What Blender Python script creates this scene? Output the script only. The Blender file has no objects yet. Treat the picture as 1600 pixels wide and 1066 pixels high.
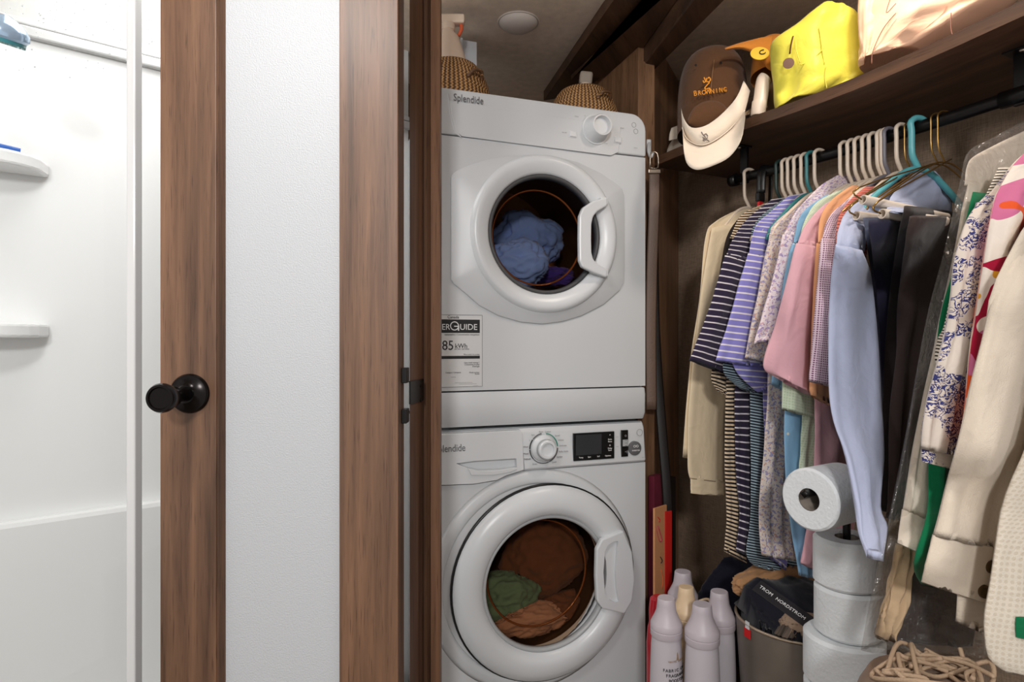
import bpy, bmesh, math, random
from mathutils import Vector, Matrix, noise
R = math.radians
random.seed(7)
scene = bpy.context.scene
C = scene.collection
# ------------------------------------------------------------------ camera, world, lights, exposure
F = 950.0; CX = 800.0; CY = 533.0; CAMZ = 1.09
cam_d = bpy.data.cameras.new('camera'); cam_d.sensor_width = 36.0; cam_d.lens = F / 1600 * 36.0
cam_d.clip_start = 0.02
cam = bpy.data.objects.new('camera', cam_d); C.objects.link(cam)
cam.location = (0, 0, CAMZ); cam.rotation_euler = (R(90), 0, 0)
scene.camera = cam
world = bpy.data.worlds.new('world'); scene.world = world; world.use_nodes = True
world.node_tree.nodes['Background'].inputs[0].default_value = (1.0, 0.97, 0.94, 1)
world.node_tree.nodes['Background'].inputs[1].default_value = 0.55
def area(name, loc, target, size, power, col, size_y=None):
    l = bpy.data.lights.new(name, 'AREA'); l.energy = power; l.color = col; l.size = size
    if size_y: l.shape = 'RECTANGLE'; l.size_y = size_y
    o = bpy.data.objects.new(name, l); C.objects.link(o); o.location = loc
    o.rotation_euler = (Vector(target) - Vector(loc)).to_track_quat('-Z', 'Y').to_euler()
    return o
area('hall_ceiling_lamp_offscreen', (-0.05, -1.75, 1.95), (0.30, 1.4, 1.0), 0.25, 27.0, (1.0, 0.98, 0.96))
area('shower_ceiling_lamp_offscreen', (-0.72, 1.30, 1.96), (-0.78, 1.36, 0.9), 0.45, 3.2, (1.0, 0.99, 0.98))
area('bath_ceiling_lamp_offscreen', (-0.42, 0.36, 1.97), (-0.62, 0.75, 0.9), 0.22, 6.0, (1.0, 0.98, 0.96))
area('closet_ceiling_lamp_offscreen', (0.66, 1.08, 1.975), (0.66, 1.08, 0.5), 0.09, 2.8, (1.0, 0.89, 0.78))
vs = scene.view_settings
vs.view_transform = 'Standard'; vs.look = 'None'; vs.gamma = 1.0; vs.use_curve_mapping = False; vs.exposure = 0.35

# ------------------------------------------------------------------ helpers
def ray(px, py): return Vector(((px - CX) / F, 1.0, (CY - py) / F))
def P(px, py, Z): return Vector((0, 0, CAMZ)) + ray(px, py) * Z
def XY(px, Z): return ((px - CX) / F * Z, Z)
def on_plane(px, py, p0, d):                       # vertical plane through p0 with horizontal direction d
    r = ray(px, py); n = Vector((-d[1], d[0], 0))
    t = n.dot(Vector((p0[0], p0[1], 0))) / n.dot(Vector((r.x, r.y, 0)))
    return Vector((0, 0, CAMZ)) + r * t
def smooth(me):
    for p in me.polygons: p.use_smooth = True
def link(name, me, mat, parent=None, mw=None, sm=False):
    o = bpy.data.objects.new(name, me); C.objects.link(o)
    if mat: me.materials.append(mat)
    if sm: smooth(me)
    if mw is not None: o.matrix_world = mw
    if parent is not None:
        o.parent = parent; o.matrix_parent_inverse = WM(parent).inverted()
    return o
def WM(o):
    m = o.matrix_basis.copy()
    return (WM(o.parent) @ o.matrix_parent_inverse @ m) if o.parent else m
def mesh(name, verts, faces):
    me = bpy.data.meshes.new(name); me.from_pydata([tuple(v) for v in verts], [], faces); me.update(); return me
def tag(o, label=None, cat=None, group=None, kind=None):
    if label: o['label'] = label
    if cat: o['category'] = cat
    if group: o['group'] = group
    if kind: o['kind'] = kind
    return o
def thing(name, loc, label, cat, group=None, rz=0.0):
    o = bpy.data.objects.new(name, None); C.objects.link(o); o.location = loc; o.rotation_euler = (0, 0, rz)
    o.empty_display_size = 0.05
    return tag(o, label, cat, group)
def bevel_mesh(me, w, seg=2):
    bm = bmesh.new(); bm.from_mesh(me)
    bmesh.ops.bevel(bm, geom=bm.edges[:], offset=w, segments=seg, affect='EDGES', profile=0.5, clamp_overlap=True)
    bmesh.ops.recalc_face_normals(bm, faces=bm.faces[:])
    bm.to_mesh(me); bm.free(); return me
def prism(name, poly, z0, z1, mat, parent=None, bev=0.0, mw=None, sm=False):
    n = len(poly); a = sum(poly[i][0]*poly[(i+1) % n][1] - poly[(i+1) % n][0]*poly[i][1] for i in range(n))
    if a < 0: poly = poly[::-1]
    v = [(x, y, z0) for x, y in poly] + [(x, y, z1) for x, y in poly]
    f = [tuple(range(n))[::-1], tuple(range(n, 2*n))] + [(i, (i+1) % n, n+(i+1) % n, n+i) for i in range(n)]
    me = mesh(name, v, f)
    if bev: bevel_mesh(me, bev)
    return link(name, me, mat, parent, mw, sm)
def box(name, lo, hi, mat, parent=None, bev=0.0, mw=None, sm=False):
    return prism(name, [(lo[0], lo[1]), (hi[0], lo[1]), (hi[0], hi[1]), (lo[0], hi[1])], lo[2], hi[2], mat, parent, bev, mw, sm)
def strip(name, p, q, thick, z0, z1, mat, parent=None, bev=0.0):      # upright board from p to q, thickness to the right of p->q
    d = Vector((q[0]-p[0], q[1]-p[1])).normalized(); n = Vector((d.y, -d.x)) * thick
    return prism(name, [tuple(p), tuple(q), (q[0]+n.x, q[1]+n.y), (p[0]+n.x, p[1]+n.y)], z0, z1, mat, parent, bev)
def lathe(name, prof, mat, parent=None, mw=None, n=40, sm=True, cap=True):   # prof = (r, z)
    v = []; f = []
    for r, z in prof:
        for i in range(n):
            a = 2*math.pi*i/n; v.append((r*math.cos(a), r*math.sin(a), z))
    for k in range(len(prof)-1):
        for i in range(n):
            j = (i+1) % n; f.append((k*n+i, k*n+j, (k+1)*n+j, (k+1)*n+i))
    if cap:
        f.append(tuple(range(n))[::-1]); f.append(tuple(range((len(prof)-1)*n, len(prof)*n)))
    me = mesh(name, v, f)
    bm = bmesh.new(); bm.from_mesh(me); bmesh.ops.recalc_face_normals(bm, faces=bm.faces[:]); bm.to_mesh(me); bm.free()
    o = link(name, me, mat, parent, mw)
    if sm:
        smooth(me)
        try: me.set_sharp_from_angle(angle=R(38))
        except Exception: pass
    return o
def catmull(pts, n):
    pts = [Vector(p) for p in pts]; out = []
    for i in range(len(pts)-1):
        p0 = pts[max(i-1, 0)]; p1 = pts[i]; p2 = pts[i+1]; p3 = pts[min(i+2, len(pts)-1)]
        for k in range(n):
            t = k/n
            out.append(0.5*((2*p1) + (p2-p0)*t + (2*p0-5*p1+4*p2-p3)*t*t + (3*p1-p0-3*p2+p3)*t**3))
    out.append(pts[-1]); return out
def tube(name, pts, r, mat, parent=None, n=8, sub=0, mw=None, flat=None):
    pts = [Vector(p) for p in pts]
    if sub: pts = catmull(pts, sub)
    v = []; f = []; prev = None
    for i, p in enumerate(pts):
        t = (pts[min(i+1, len(pts)-1)] - pts[max(i-1, 0)]).normalized()
        if prev is None:
            a = Vector((0, 0, 1)) if abs(t.z) < 0.9 else Vector((1, 0, 0))
            x = t.cross(a).normalized()
        else:
            x = (prev - t*prev.dot(t)).normalized()
        prev = x; y = t.cross(x)
        ra, rb = (r, r) if flat is None else (r, flat)
        for k in range(n):
            a = 2*math.pi*k/n; v.append(p + x*ra*math.cos(a) + y*rb*math.sin(a))
    m = len(pts)
    for i in range(m-1):
        for k in range(n):
            j = (k+1) % n; f.append((i*n+k, i*n+j, (i+1)*n+j, (i+1)*n+k))
    f.append(tuple(range(n))[::-1]); f.append(tuple(range((m-1)*n, m*n)))
    return link(name, mesh(name, v, f), mat, parent, mw, True)
def text(name, body, size, mw, mat, parent=None, ext=0.0003, align='CENTER', sx=1.0):
    cu = bpy.data.curves.new(name, 'FONT'); cu.body = body; cu.size = size; cu.extrude = ext; cu.align_x = align; cu.align_y = 'CENTER'
    cu.resolution_u = 3
    o = bpy.data.objects.new(name, cu); C.objects.link(o)
    dg = bpy.context.evaluated_depsgraph_get(); me = bpy.data.meshes.new_from_object(o.evaluated_get(dg))
    bpy.data.objects.remove(o); bpy.data.curves.remove(cu)
    me.materials.clear()
    for v in me.vertices: v.co.x *= sx
    return link(name, me, mat, parent, mw)

# ------------------------------------------------------------------ materials
def new_mat(name):
    m = bpy.data.materials.new(name); m.use_nodes = True
    return m, m.node_tree, m.node_tree.nodes['Principled BSDF']
def N(nt, t, **kw):
    n = nt.nodes.new(t)
    for k, v in kw.items(): setattr(n, k, v)
    return n
def srgb(r, g, b):
    f = lambda c: (c/255/12.92) if c/255 <= 0.04045 else ((c/255+0.055)/1.055)**2.4
    return (f(r), f(g), f(b), 1)
def plain(name, col, rough=0.5, metal=0.0, bump=0.0, bscale=200, spec=0.5, coat=0.0, var=0.0):
    m, nt, b = new_mat(name)
    b.inputs['Base Color'].default_value = col; b.inputs['Roughness'].default_value = rough; b.inputs['Metallic'].default_value = metal
    b.inputs['Specular IOR Level'].default_value = spec; b.inputs['Coat Weight'].default_value = coat
    tc = N(nt, 'ShaderNodeTexCoord')
    if bump:
        nz = N(nt, 'ShaderNodeTexNoise'); nz.inputs['Scale'].default_value = bscale; nz.inputs['Detail'].default_value = 3
        bp = N(nt, 'ShaderNodeBump'); bp.inputs['Strength'].default_value = bump; bp.inputs['Distance'].default_value = 0.002
        nt.links.new(tc.outputs['Object'], nz.inputs['Vector'])
        nt.links.new(nz.outputs['Fac'], bp.inputs['Height']); nt.links.new(bp.outputs[0], b.inputs['Normal'])
    if var:
        n2 = N(nt, 'ShaderNodeTexNoise'); n2.inputs['Scale'].default_value = 14; n2.inputs['Detail'].default_value = 4
        mx = N(nt, 'ShaderNodeMix', data_type='RGBA'); mx.inputs[6].default_value = col
        mx.inputs[7].default_value = tuple(c*(1-var) for c in col[:3]) + (1,)
        nt.links.new(tc.outputs['Object'], n2.inputs['Vector'])
        nt.links.new(n2.outputs['Fac'], mx.inputs[0]); nt.links.new(mx.outputs[2], b.inputs['Base Color'])
    return m
def wood(name, dark, light, scale=(55, 55, 2.2), rough=0.42, rot=0.0):
    m, nt, b = new_mat(name); b.inputs['Roughness'].default_value = rough
    tc = N(nt, 'ShaderNodeTexCoord'); rt = N(nt, 'ShaderNodeMapping'); rt.inputs['Rotation'].default_value = (0, 0, rot)
    mp = N(nt, 'ShaderNodeMapping'); mp.inputs['Scale'].default_value = scale
    nz = N(nt, 'ShaderNodeTexNoise'); nz.inputs['Scale'].default_value = 1.0; nz.inputs['Detail'].default_value = 8; nz.inputs['Roughness'].default_value = 0.65; nz.inputs['Distortion'].default_value = 0.5
    m2 = N(nt, 'ShaderNodeMapping'); m2.inputs['Scale'].default_value = tuple(s*0.22 for s in scale)
    n2 = N(nt, 'ShaderNodeTexNoise'); n2.inputs['Scale'].default_value = 1.0; n2.inputs['Detail'].default_value = 3; n2.inputs['Distortion'].default_value = 1.2
    m3 = N(nt, 'ShaderNodeMapping'); m3.inputs['Scale'].default_value = tuple(s*7 for s in scale)
    n3 = N(nt, 'ShaderNodeTexNoise'); n3.inputs['Scale'].default_value = 1.0; n3.inputs['Detail'].default_value = 2
    ad = N(nt, 'ShaderNodeMath', operation='ADD'); ml = N(nt, 'ShaderNodeMath', operation='MULTIPLY'); ml.inputs[1].default_value = 0.5
    cr = N(nt, 'ShaderNodeValToRGB'); cr.color_ramp.elements[0].position = 0.36; cr.color_ramp.elements[1].position = 0.66
    cr.color_ramp.elements[0].color = dark; cr.color_ramp.elements[1].color = light
    c3 = N(nt, 'ShaderNodeValToRGB'); c3.color_ramp.elements[0].position = 0.30; c3.color_ramp.elements[1].position = 0.42
    c3.color_ramp.elements[0].color = (0.45, 0.42, 0.4, 1); c3.color_ramp.elements[1].color = (1, 1, 1, 1)
    mx = N(nt, 'ShaderNodeMix', data_type='RGBA', blend_type='MULTIPLY'); mx.inputs[0].default_value = 0.8
    L = nt.links.new
    L(tc.outputs['Object'], rt.inputs[0])
    for a, c in ((mp, nz), (m2, n2), (m3, n3)): L(rt.outputs[0], a.inputs[0]); L(a.outputs[0], c.inputs['Vector'])
    L(nz.outputs['Fac'], ad.inputs[0]); L(n2.outputs['Fac'], ad.inputs[1]); L(ad.outputs[0], ml.inputs[0]); L(ml.outputs[0], cr.inputs[0])
    L(n3.outputs['Fac'], c3.inputs[0]); L(cr.outputs[0], mx.inputs[6]); L(c3.outputs[0], mx.inputs[7]); L(mx.outputs[2], b.inputs['Base Color'])
    bp = N(nt, 'ShaderNodeBump'); bp.inputs['Strength'].default_value = 0.12; bp.inputs['Distance'].default_value = 0.001
    L(n3.outputs['Fac'], bp.inputs['Height']); L(bp.outputs[0], b.inputs['Normal'])
    return m
def linen(name, col, amt=0.35):
    m, nt, b = new_mat(name); b.inputs['Roughness'].default_value = 0.8; b.inputs['Specular IOR Level'].default_value = 0.2
    tc = N(nt, 'ShaderNodeTexCoord'); L = nt.links.new; outs = []
    for sc in ((420, 420, 45), (40, 40, 520)):
        mp = N(nt, 'ShaderNodeMapping'); mp.inputs['Scale'].default_value = sc
        nz = N(nt, 'ShaderNodeTexNoise'); nz.inputs['Scale'].default_value = 1; nz.inputs['Detail'].default_value = 2
        L(tc.outputs['Object'], mp.inputs[0]); L(mp.outputs[0], nz.inputs['Vector']); outs.append(nz)
    ad = N(nt, 'ShaderNodeMath', operation='ADD'); L(outs[0].outputs['Fac'], ad.inputs[0]); L(outs[1].outputs['Fac'], ad.inputs[1])
    cr = N(nt, 'ShaderNodeMapRange'); cr.inputs[1].default_value = 0.6; cr.inputs[2].default_value = 1.4
    mx = N(nt, 'ShaderNodeMix', data_type='RGBA'); mx.inputs[6].default_value = tuple(c*(1-amt) for c in col[:3])+(1,); mx.inputs[7].default_value = tuple(min(1, c*(1+amt)) for c in col[:3])+(1,)
    L(ad.outputs[0], cr.inputs[0]); L(cr.outputs[0], mx.inputs[0]); L(mx.outputs[2], b.inputs['Base Color'])
    return m
def fabric(name, base, pattern=None, c2=None, c3=None, p=0.02, duty=0.3, scale=60, rough=0.85, weave=0.25):
    m, nt, b = new_mat(name); b.inputs['Roughness'].default_value = rough; b.inputs['Specular IOR Level'].default_value = 0.15
    b.inputs['Sheen Weight'].default_value = 0.15
    L = nt.links.new; uv = N(nt, 'ShaderNodeUVMap'); uv.uv_map = 'UVMap'
    def mixc(fac, a, c):
        mx = N(nt, 'ShaderNodeMix', data_type='RGBA'); L(fac, mx.inputs[0])
        for s, x in ((6, a), (7, c)):
            if hasattr(x, 'is_output'): L(x, mx.inputs[s])
            else: mx.inputs[s].default_value = x
        return mx.outputs[2]
    def less(sock, th, op='LESS_THAN'):
        n = N(nt, 'ShaderNodeMath', operation=op); L(sock, n.inputs[0]); n.inputs[1].default_value = th; return n.outputs[0]
    def noi(sc, det=2, dist=0.0, off=0.0):
        mp = N(nt, 'ShaderNodeMapping'); mp.inputs['Location'].default_value = (off, off*1.7, 0); L(uv.outputs[0], mp.inputs[0])
        n = N(nt, 'ShaderNodeTexNoise'); n.inputs['Scale'].default_value = sc; n.inputs['Detail'].default_value = det; n.inputs['Distortion'].default_value = dist
        L(mp.outputs[0], n.inputs['Vector']); return n.outputs['Fac']
    col = None
    if pattern == 'stripe':
        sp = N(nt, 'ShaderNodeSeparateXYZ'); L(uv.outputs[0], sp.inputs[0])
        d = N(nt, 'ShaderNodeMath', operation='DIVIDE'); L(sp.outputs[1], d.inputs[0]); d.inputs[1].default_value = p
        fr = N(nt, 'ShaderNodeMath', operation='FRACT'); L(d.outputs[0], fr.inputs[0])
        col = mixc(less(fr.outputs[0], duty), base, c2)
    elif pattern == 'dots':
        vo = N(nt, 'ShaderNodeTexVoronoi'); vo.inputs['Scale'].default_value = scale; vo.inputs['Randomness'].default_value = duty
        L(uv.outputs[0], vo.inputs['Vector']); col = mixc(less(vo.outputs['Distance'], 0.33), base, c2)
    elif pattern == 'ditsy':
        col = mixc(less(noi(scale, 2, 0.6), 0.56, 'GREATER_THAN'), base, c2)
        col = mixc(less(noi(scale*1.2, 1, 0.4, 3.1), 0.63, 'GREATER_THAN'), col, c3 or c2)
    elif pattern == 'toile':
        a = less(noi(20, 2, 0.3), 0.47, 'GREATER_THAN'); n2 = noi(120, 3, 1.2)
        k = N(nt, 'ShaderNodeMath', operation='SUBTRACT'); L(n2, k.inputs[0]); k.inputs[1].default_value = 0.5
        ab = N(nt, 'ShaderNodeMath', operation='ABSOLUTE'); L(k.outputs[0], ab.inputs[0])
        ml = N(nt, 'ShaderNodeMath', operation='MULTIPLY'); L(a, ml.inputs[0]); L(less(ab.outputs[0], 0.055), ml.inputs[1])
        col = mixc(ml.outputs[0], base, c2)
    elif pattern == 'floral':
        col = mixc(less(noi(8, 1, 0.5), 0.52, 'GREATER_THAN'), base, srgb(205, 110, 150))
        col = mixc(less(noi(9, 1, 0.7, 2.2), 0.56, 'GREATER_THAN'), col, srgb(225, 85, 35))
        col = mixc(less(noi(12, 1, 0.7, 5.2), 0.62, 'GREATER_THAN'), col, srgb(235, 165, 50))
        col = mixc(less(noi(11, 1, 0.7, 8.9), 0.645, 'GREATER_THAN'), col, srgb(165, 20, 55))
    elif pattern == 'heather':
        col = mixc(noi(900, 2), base, c2)
    if col is not None: L(col, b.inputs['Base Color'])
    else: b.inputs['Base Color'].default_value = base
    nw = N(nt, 'ShaderNodeTexNoise'); nw.inputs['Scale'].default_value = 700; nw.inputs['Detail'].default_value = 2; L(uv.outputs[0], nw.inputs['Vector'])
    nb = N(nt, 'ShaderNodeTexNoise'); nb.inputs['Scale'].default_value = 22; nb.inputs['Detail'].default_value = 3; nb.inputs['Distortion'].default_value = 0.8; L(uv.outputs[0], nb.inputs['Vector'])
    b1 = N(nt, 'ShaderNodeBump'); b1.inputs['Strength'].default_value = weave; b1.inputs['Distance'].default_value = 0.001; L(nw.outputs['Fac'], b1.inputs['Height'])
    b2 = N(nt, 'ShaderNodeBump'); b2.inputs['Strength'].default_value = 0.35; b2.inputs['Distance'].default_value = 0.008; L(nb.outputs['Fac'], b2.inputs['Height']); L(b1.outputs[0], b2.inputs['Normal'])
    L(b2.outputs[0], b.inputs['Normal'])
    return m
def glass(name, tint, gloss=0.12, fac_min=0.03):
    m = bpy.data.materials.new(name); m.use_nodes = True; nt = m.node_tree; nt.nodes.clear(); L = nt.links.new
    o = N(nt, 'ShaderNodeOutputMaterial'); t = N(nt, 'ShaderNodeBsdfTransparent'); t.inputs[0].default_value = tint
    g = N(nt, 'ShaderNodeBsdfGlossy'); g.inputs['Roughness'].default_value = 0.03
    fr = N(nt, 'ShaderNodeFresnel'); fr.inputs[0].default_value = 1.45; mx = N(nt, 'ShaderNodeMixShader')
    ge = N(nt, 'ShaderNodeNewGeometry'); iv = N(nt, 'ShaderNodeMath', operation='SUBTRACT'); iv.inputs[0].default_value = 1.0; L(ge.outputs['Backfacing'], iv.inputs[1])
    pm = N(nt, 'ShaderNodeMath', operation='MULTIPLY'); L(fr.outputs[0], pm.inputs[0]); L(iv.outputs[0], pm.inputs[1])
    L(pm.outputs[0], mx.inputs[0]); L(t.outputs[0], mx.inputs[1]); L(g.outputs[0], mx.inputs[2]); L(mx.outputs[0], o.inputs[0])
    return m
W_DOOR = wood('walnut_door', srgb(74, 51, 37), srgb(138, 102, 77))
W_JAMB = wood('walnut_jamb', srgb(66, 45, 32), srgb(120, 86, 64))
W_DARK = wood('dark_walnut', srgb(48, 33, 24), srgb(96, 68, 48), (30, 3, 30), 0.5, R(25))
W_PART = wood('partition_walnut', srgb(98, 70, 50), srgb(152, 114, 84), (40, 40, 3))
WALLP = linen('brown_linen_wallpaper', srgb(142, 122, 104))
CEIL = linen('beige_ceiling_vinyl', srgb(222, 206, 190), 0.15)
FLOOR = wood('vinyl_plank', srgb(92, 80, 68), srgb(140, 122, 104), (3, 40, 40))
SHOWER = plain('white_acrylic', srgb(243, 243, 243), 0.18)
UPPER = linen('pale_grey_wallboard', srgb(200, 200, 198), 0.05)
PANEL = plain('white_textured_panel', srgb(192, 195, 199), 0.35, bump=0.45, bscale=420)
WHITE = plain('white_enamel', srgb(206, 209, 212), 0.36)
WHITE2 = plain('white_plastic', srgb(212, 215, 218), 0.3)
GREYP = plain('silver_grey_plastic', srgb(172, 174, 176), 0.35)
DGREY = plain('dark_grey_rubber', srgb(70, 70, 72), 0.55)
BLACK = plain('black_plastic', srgb(14, 14, 15), 0.3)
BRONZE = plain('oil_rubbed_bronze', srgb(26, 22, 22), 0.22, 0.75)
BLKMET = plain('black_metal', srgb(20, 18, 18), 0.35, 0.4)
INK = plain('grey_ink', srgb(95, 95, 98), 0.6)
LINK = plain('light_grey_ink', srgb(150, 150, 152), 0.6)
BINK = plain('black_ink', srgb(22, 22, 24), 0.6)
WINK = plain('white_ink', srgb(235, 235, 235), 0.6)
TEAL_INK = plain('teal_ink', srgb(40, 140, 120), 0.5)
CHROME = plain('brushed_nickel', srgb(165, 152, 138), 0.3, 1.0)
STEEL = plain('drum_steel', srgb(150, 122, 98), 0.4, 0.7, var=0.4)
GLASS_D = glass('amber_tinted_glass', (0.82, 0.68, 0.56, 1))
GLASS_C = glass('clear_shower_glass', (0.97, 0.98, 0.98, 1))

# ------------------------------------------------------------------ the setting
tag(box('floor', (-1.9, -0.9, -0.04), (1.9, 3.0, 0.0), FLOOR), kind='structure')
tag(box('ceiling', (-1.9, -0.2, 2.0), (1.9, 3.0, 2.05), CEIL), kind='structure')
MO = Vector((0.093, 1.610)); MX = Vector((0.945, 0.327)); MY = Vector((-0.327, 0.945))       # machine front centre and axes
def mxy(x, y): v = MO + MX*x + MY*y; return (v.x, v.y)
tag(strip('wall_back', mxy(-0.9, 0.66), mxy(0.75, 0.66), -0.05, 0, 2.0, WALLP), kind='structure')
WR0 = Vector((0.578, 2.13)); WRD = Vector((0.5, -0.866))
def wr(t, off=0.0): v = WR0 + WRD*t + Vector((-0.866, -0.5))*off; return (v.x, v.y)
tag(strip('wall_right', wr(-0.5), wr(2.3), -0.05, 0, 2.0, WALLP), kind='structure')
pe = [XY(997, 1.78), XY(1022, 1.80)]
pb = [mxy(0.325, 0.64), mxy(0.372, 0.64)]
tag(prism('wall_partition', [pe[0], pe[1], pb[1], pb[0]], 0, 1.999, W_PART), kind='structure')
tag(prism('trim_8', [XY(996.5, 1.765), XY(1022.5, 1.785), (pe[1][0]+0.0005, pe[1][1]+0.002), (pe[0][0]-0.0005, pe[0][1]+0.002)], 0, 1.905, W_PART), kind='structure')
tag(strip('wall_closet_end', (pe[1][0]-0.003, pe[1][1]+0.01), (0.60, 2.16), -0.02, 0, 1.999, W_PART), kind='structure')
# soffit and trim boards overhead
q = lambda px, py, h: XY(px, h*F/(CY-py))
def ext(a, b, t): return (a[0]+(b[0]-a[0])*t, a[1]+(b[1]-a[1])*t)
sl0, sl1 = q(860, 142, 0.875), q(959, 0, 0.875)
st0, st1 = q(1003, 106, 0.81), q(1082, 0, 0.81)
tr0, tr1 = q(1026, 107, 0.81), q(1133, 0, 0.81)
tag(prism('trim_1', [ext(sl0, sl1, -0.15), ext(sl0, sl1, 2.0), ext(st0, st1, 2.2), ext(st0, st1, -0.9)], 1.965, 1.999, W_DARK), kind='structure')
tag(prism('trim_2', [ext(st0, st1, -0.05), ext(st0, st1, 2.2), ext(tr0, tr1, 2.2), ext(tr0, tr1, -0.05)], 1.90, 1.999, W_DARK, bev=0.004), kind='structure')
sm0, sm1 = q(930, 90, 0.86), q(1030, 0, 0.86)
tag(prism('trim_3', [ext(sm0, sm1, -0.5), ext(sm0, sm1, 2.0), ext(st0, st1, 2.2), ext(st0, st1, -0.5)], 1.95, 1.966, W_DARK, bev=0.003), kind='structure')
# shower behind the door
SW0 = Vector((-1.35, 1.098)); SWD = Vector((0.784, 0.62))
def sw(t, off=0.0): v = SW0 + SWD*t + Vector((0.62, -0.784))*off; return (v.x, v.y)
def sw_z(px, py):
    p = on_plane(px, py, SW0, SWD); return p
zt = sw_z(145, 78).z
o = tag(strip('wall_left', sw(-0.3), sw(1.307), -0.04, 0, zt, SHOWER), kind='structure')
tag(strip('wall_left_upper', sw(-0.3), sw(1.307), -0.04, zt, 2.0, UPPER), kind='structure')
tag(strip('trim_4', sw(-0.3, 0.0), sw(1.307, 0.0), 0.018, zt-0.012, zt+0.012, plain('pale_grey_trim', srgb(196, 196, 196), 0.3), bev=0.004), kind='structure')
tag(strip('trim_5', sw(-0.3, 0.0), sw(1.307, 0.0), 0.01, zt+0.016, zt+0.03, plain('pale_grey_trim_upper', srgb(205, 205, 205), 0.3), bev=0.003), kind='structure')
tag(strip('wall_shower_side', (-1.75, 1.3), (-1.45, 0.2), -0.04, 0, 2.0, SHOWER), kind='structure')
zl = sw_z(100, 800).z
tag(strip('trim_6', sw(-0.2), sw(1.2), 0.03, 0.0, zl, SHOWER, bev=0.012), kind='structure')
tag(prism('floor_shower_pan', [(-1.70, 0.98), (-0.30, 1.18), (-0.34, 1.86), sw(-0.2, 0.031)], 0.001, 0.07, SHOWER, bev=0.01), kind='structure')
# moulded shower shelves
def corner_shelf(py, dep, label):
    p = sw_z(0, py); t = (Vector((p.x, p.y)) - SW0).dot(SWD)
    pts = []
    for k in range(13):
        s = k/12; pts.append(sw(t-0.12+s*0.205, dep*math.sqrt(max(0, 1-(2*s-1)**2)) + 0.0005))
    return tag(prism('shower_shelf', pts, p.z-0.03, p.z, SHOWER, bev=0.006), label, 'shelf'), t, p.z
sh1, t1, z1 = corner_shelf(247, 0.10, 'white moulded shower shelf carrying the soap bottle and blue razor')
sh2, t2, z2 = corner_shelf(506, 0.10, 'empty white moulded shower shelf below the soap shelf')
sp = sw(t1-0.045, 0.028)
b_ = thing('soap_bottle', (sp[0], sp[1], z1), 'pale translucent soap bottle on the shower shelf', 'bottle')
mw_ = Matrix.Translation((sp[0], sp[1], z1))
lathe('bottle_body', [(0.018, 0), (0.02, 0.006), (0.02, 0.03), (0.014, 0.038)], plain('frosted_bottle', srgb(225, 225, 225), 0.3), b_, mw_, 20)
lathe('bottle_cap', [(0.01, 0.036), (0.01, 0.05), (0.008, 0.052)], WHITE2, b_, mw_, 16)
a_ = Vector((*sw(t1-0.05, 0.078), z1+0.0055)); c_ = Vector((*sw(t1+0.035, 0.070), z1+0.005))
rz_ = thing('razor', a_, 'blue handled razor lying on the shower shelf', 'razor')
tube('razor_handle', [a_, (a_+c_)/2+Vector((0, 0, 0.003)), c_], 0.005, plain('blue_plastic', srgb(25, 95, 185), 0.35), rz_, 8, 5)
box('razor_head', (-0.012, -0.006, -0.005), (0.012, 0.006, 0.006), WHITE2, rz_, 0.002, Matrix.Translation(a_))
# glass panel of the shower
gl = thing('shower_glass_panel', P(210, 1500, 1.16), 'clear water-spotted shower glass panel with white edge seal', 'shower screen')
box('glass_pane', (XY(-120, 1.16)[0], 1.157, 0.10), (XY(206, 1.16)[0], 1.163, 1.93), GLASS_C, gl)
box('glass_pane', (XY(216, 1.16)[0], 1.167, 0.10), (XY(330, 1.16)[0], 1.173, 1.93), GLASS_C, gl)
box('edge_seal', (XY(203, 1.16)[0], 1.148, 0.08), (XY(217, 1.16)[0], 1.172, 1.95), plain('white_seal', srgb(225, 226, 227), 0.15), gl, 0.003)
box('bottom_track', (XY(-120, 1.16)[0], 1.145, 0.0), (XY(330, 1.16)[0], 1.18, 0.09), WHITE2, gl, 0.003)
for k in range(70):
    px = random.uniform(0, 245); py = random.uniform(0, 130)*random.random()**0.4
    if 198 < px < 222: continue
    c = P(px, py, 1.1565 if px < 204 else 1.1665); r = random.uniform(0.0005, 0.0016)
    box('water_drop', (-r*1.3, -0.0007, -r*0.7), (r*1.3, 0.0, r*0.7), WHITE2, gl, 0, Matrix.Translation(c))
# shower head
hd = P(0, 48, 1.05)
sh = thing('handheld_shower', hd, 'chrome handheld shower head with teal nozzle face', 'shower head')
mw = Matrix.Translation(hd) @ Matrix.Rotation(R(18), 4, 'Y') @ Matrix.Rotation(R(12), 4, 'X')
lathe('head_shell', [(0.036, -0.012), (0.042, -0.006), (0.041, 0.004), (0.03, 0.018), (0.012, 0.028)], plain('pale_blue_chrome', srgb(165, 190, 215), 0.15, 0.5), sh, mw)
lathe('nozzle_face', [(0.037, -0.016), (0.038, -0.010)], plain('teal_face', srgb(70, 140, 150), 0.3), sh, mw)
for k in range(60):
    a = k*2.399; r = 0.0047*math.sqrt(k)
    lathe('nozzle', [(0.0018, -0.0195), (0.0022, -0.015)], plain('nozzle_silicone', srgb(190, 225, 225), 0.4) if k == 0 else bpy.data.materials['nozzle_silicone'], sh, mw @ Matrix.Translation((r*math.cos(a), r*math.sin(a), 0)), 6)
tube('shower_arm', [hd+Vector((0, 0, 0.02)), hd+Vector((-0.08, 0.02, 0.05)), hd+Vector((-0.25, 0.06, 0.03))], 0.011, CHROME, sh, 12, 6)

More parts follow.
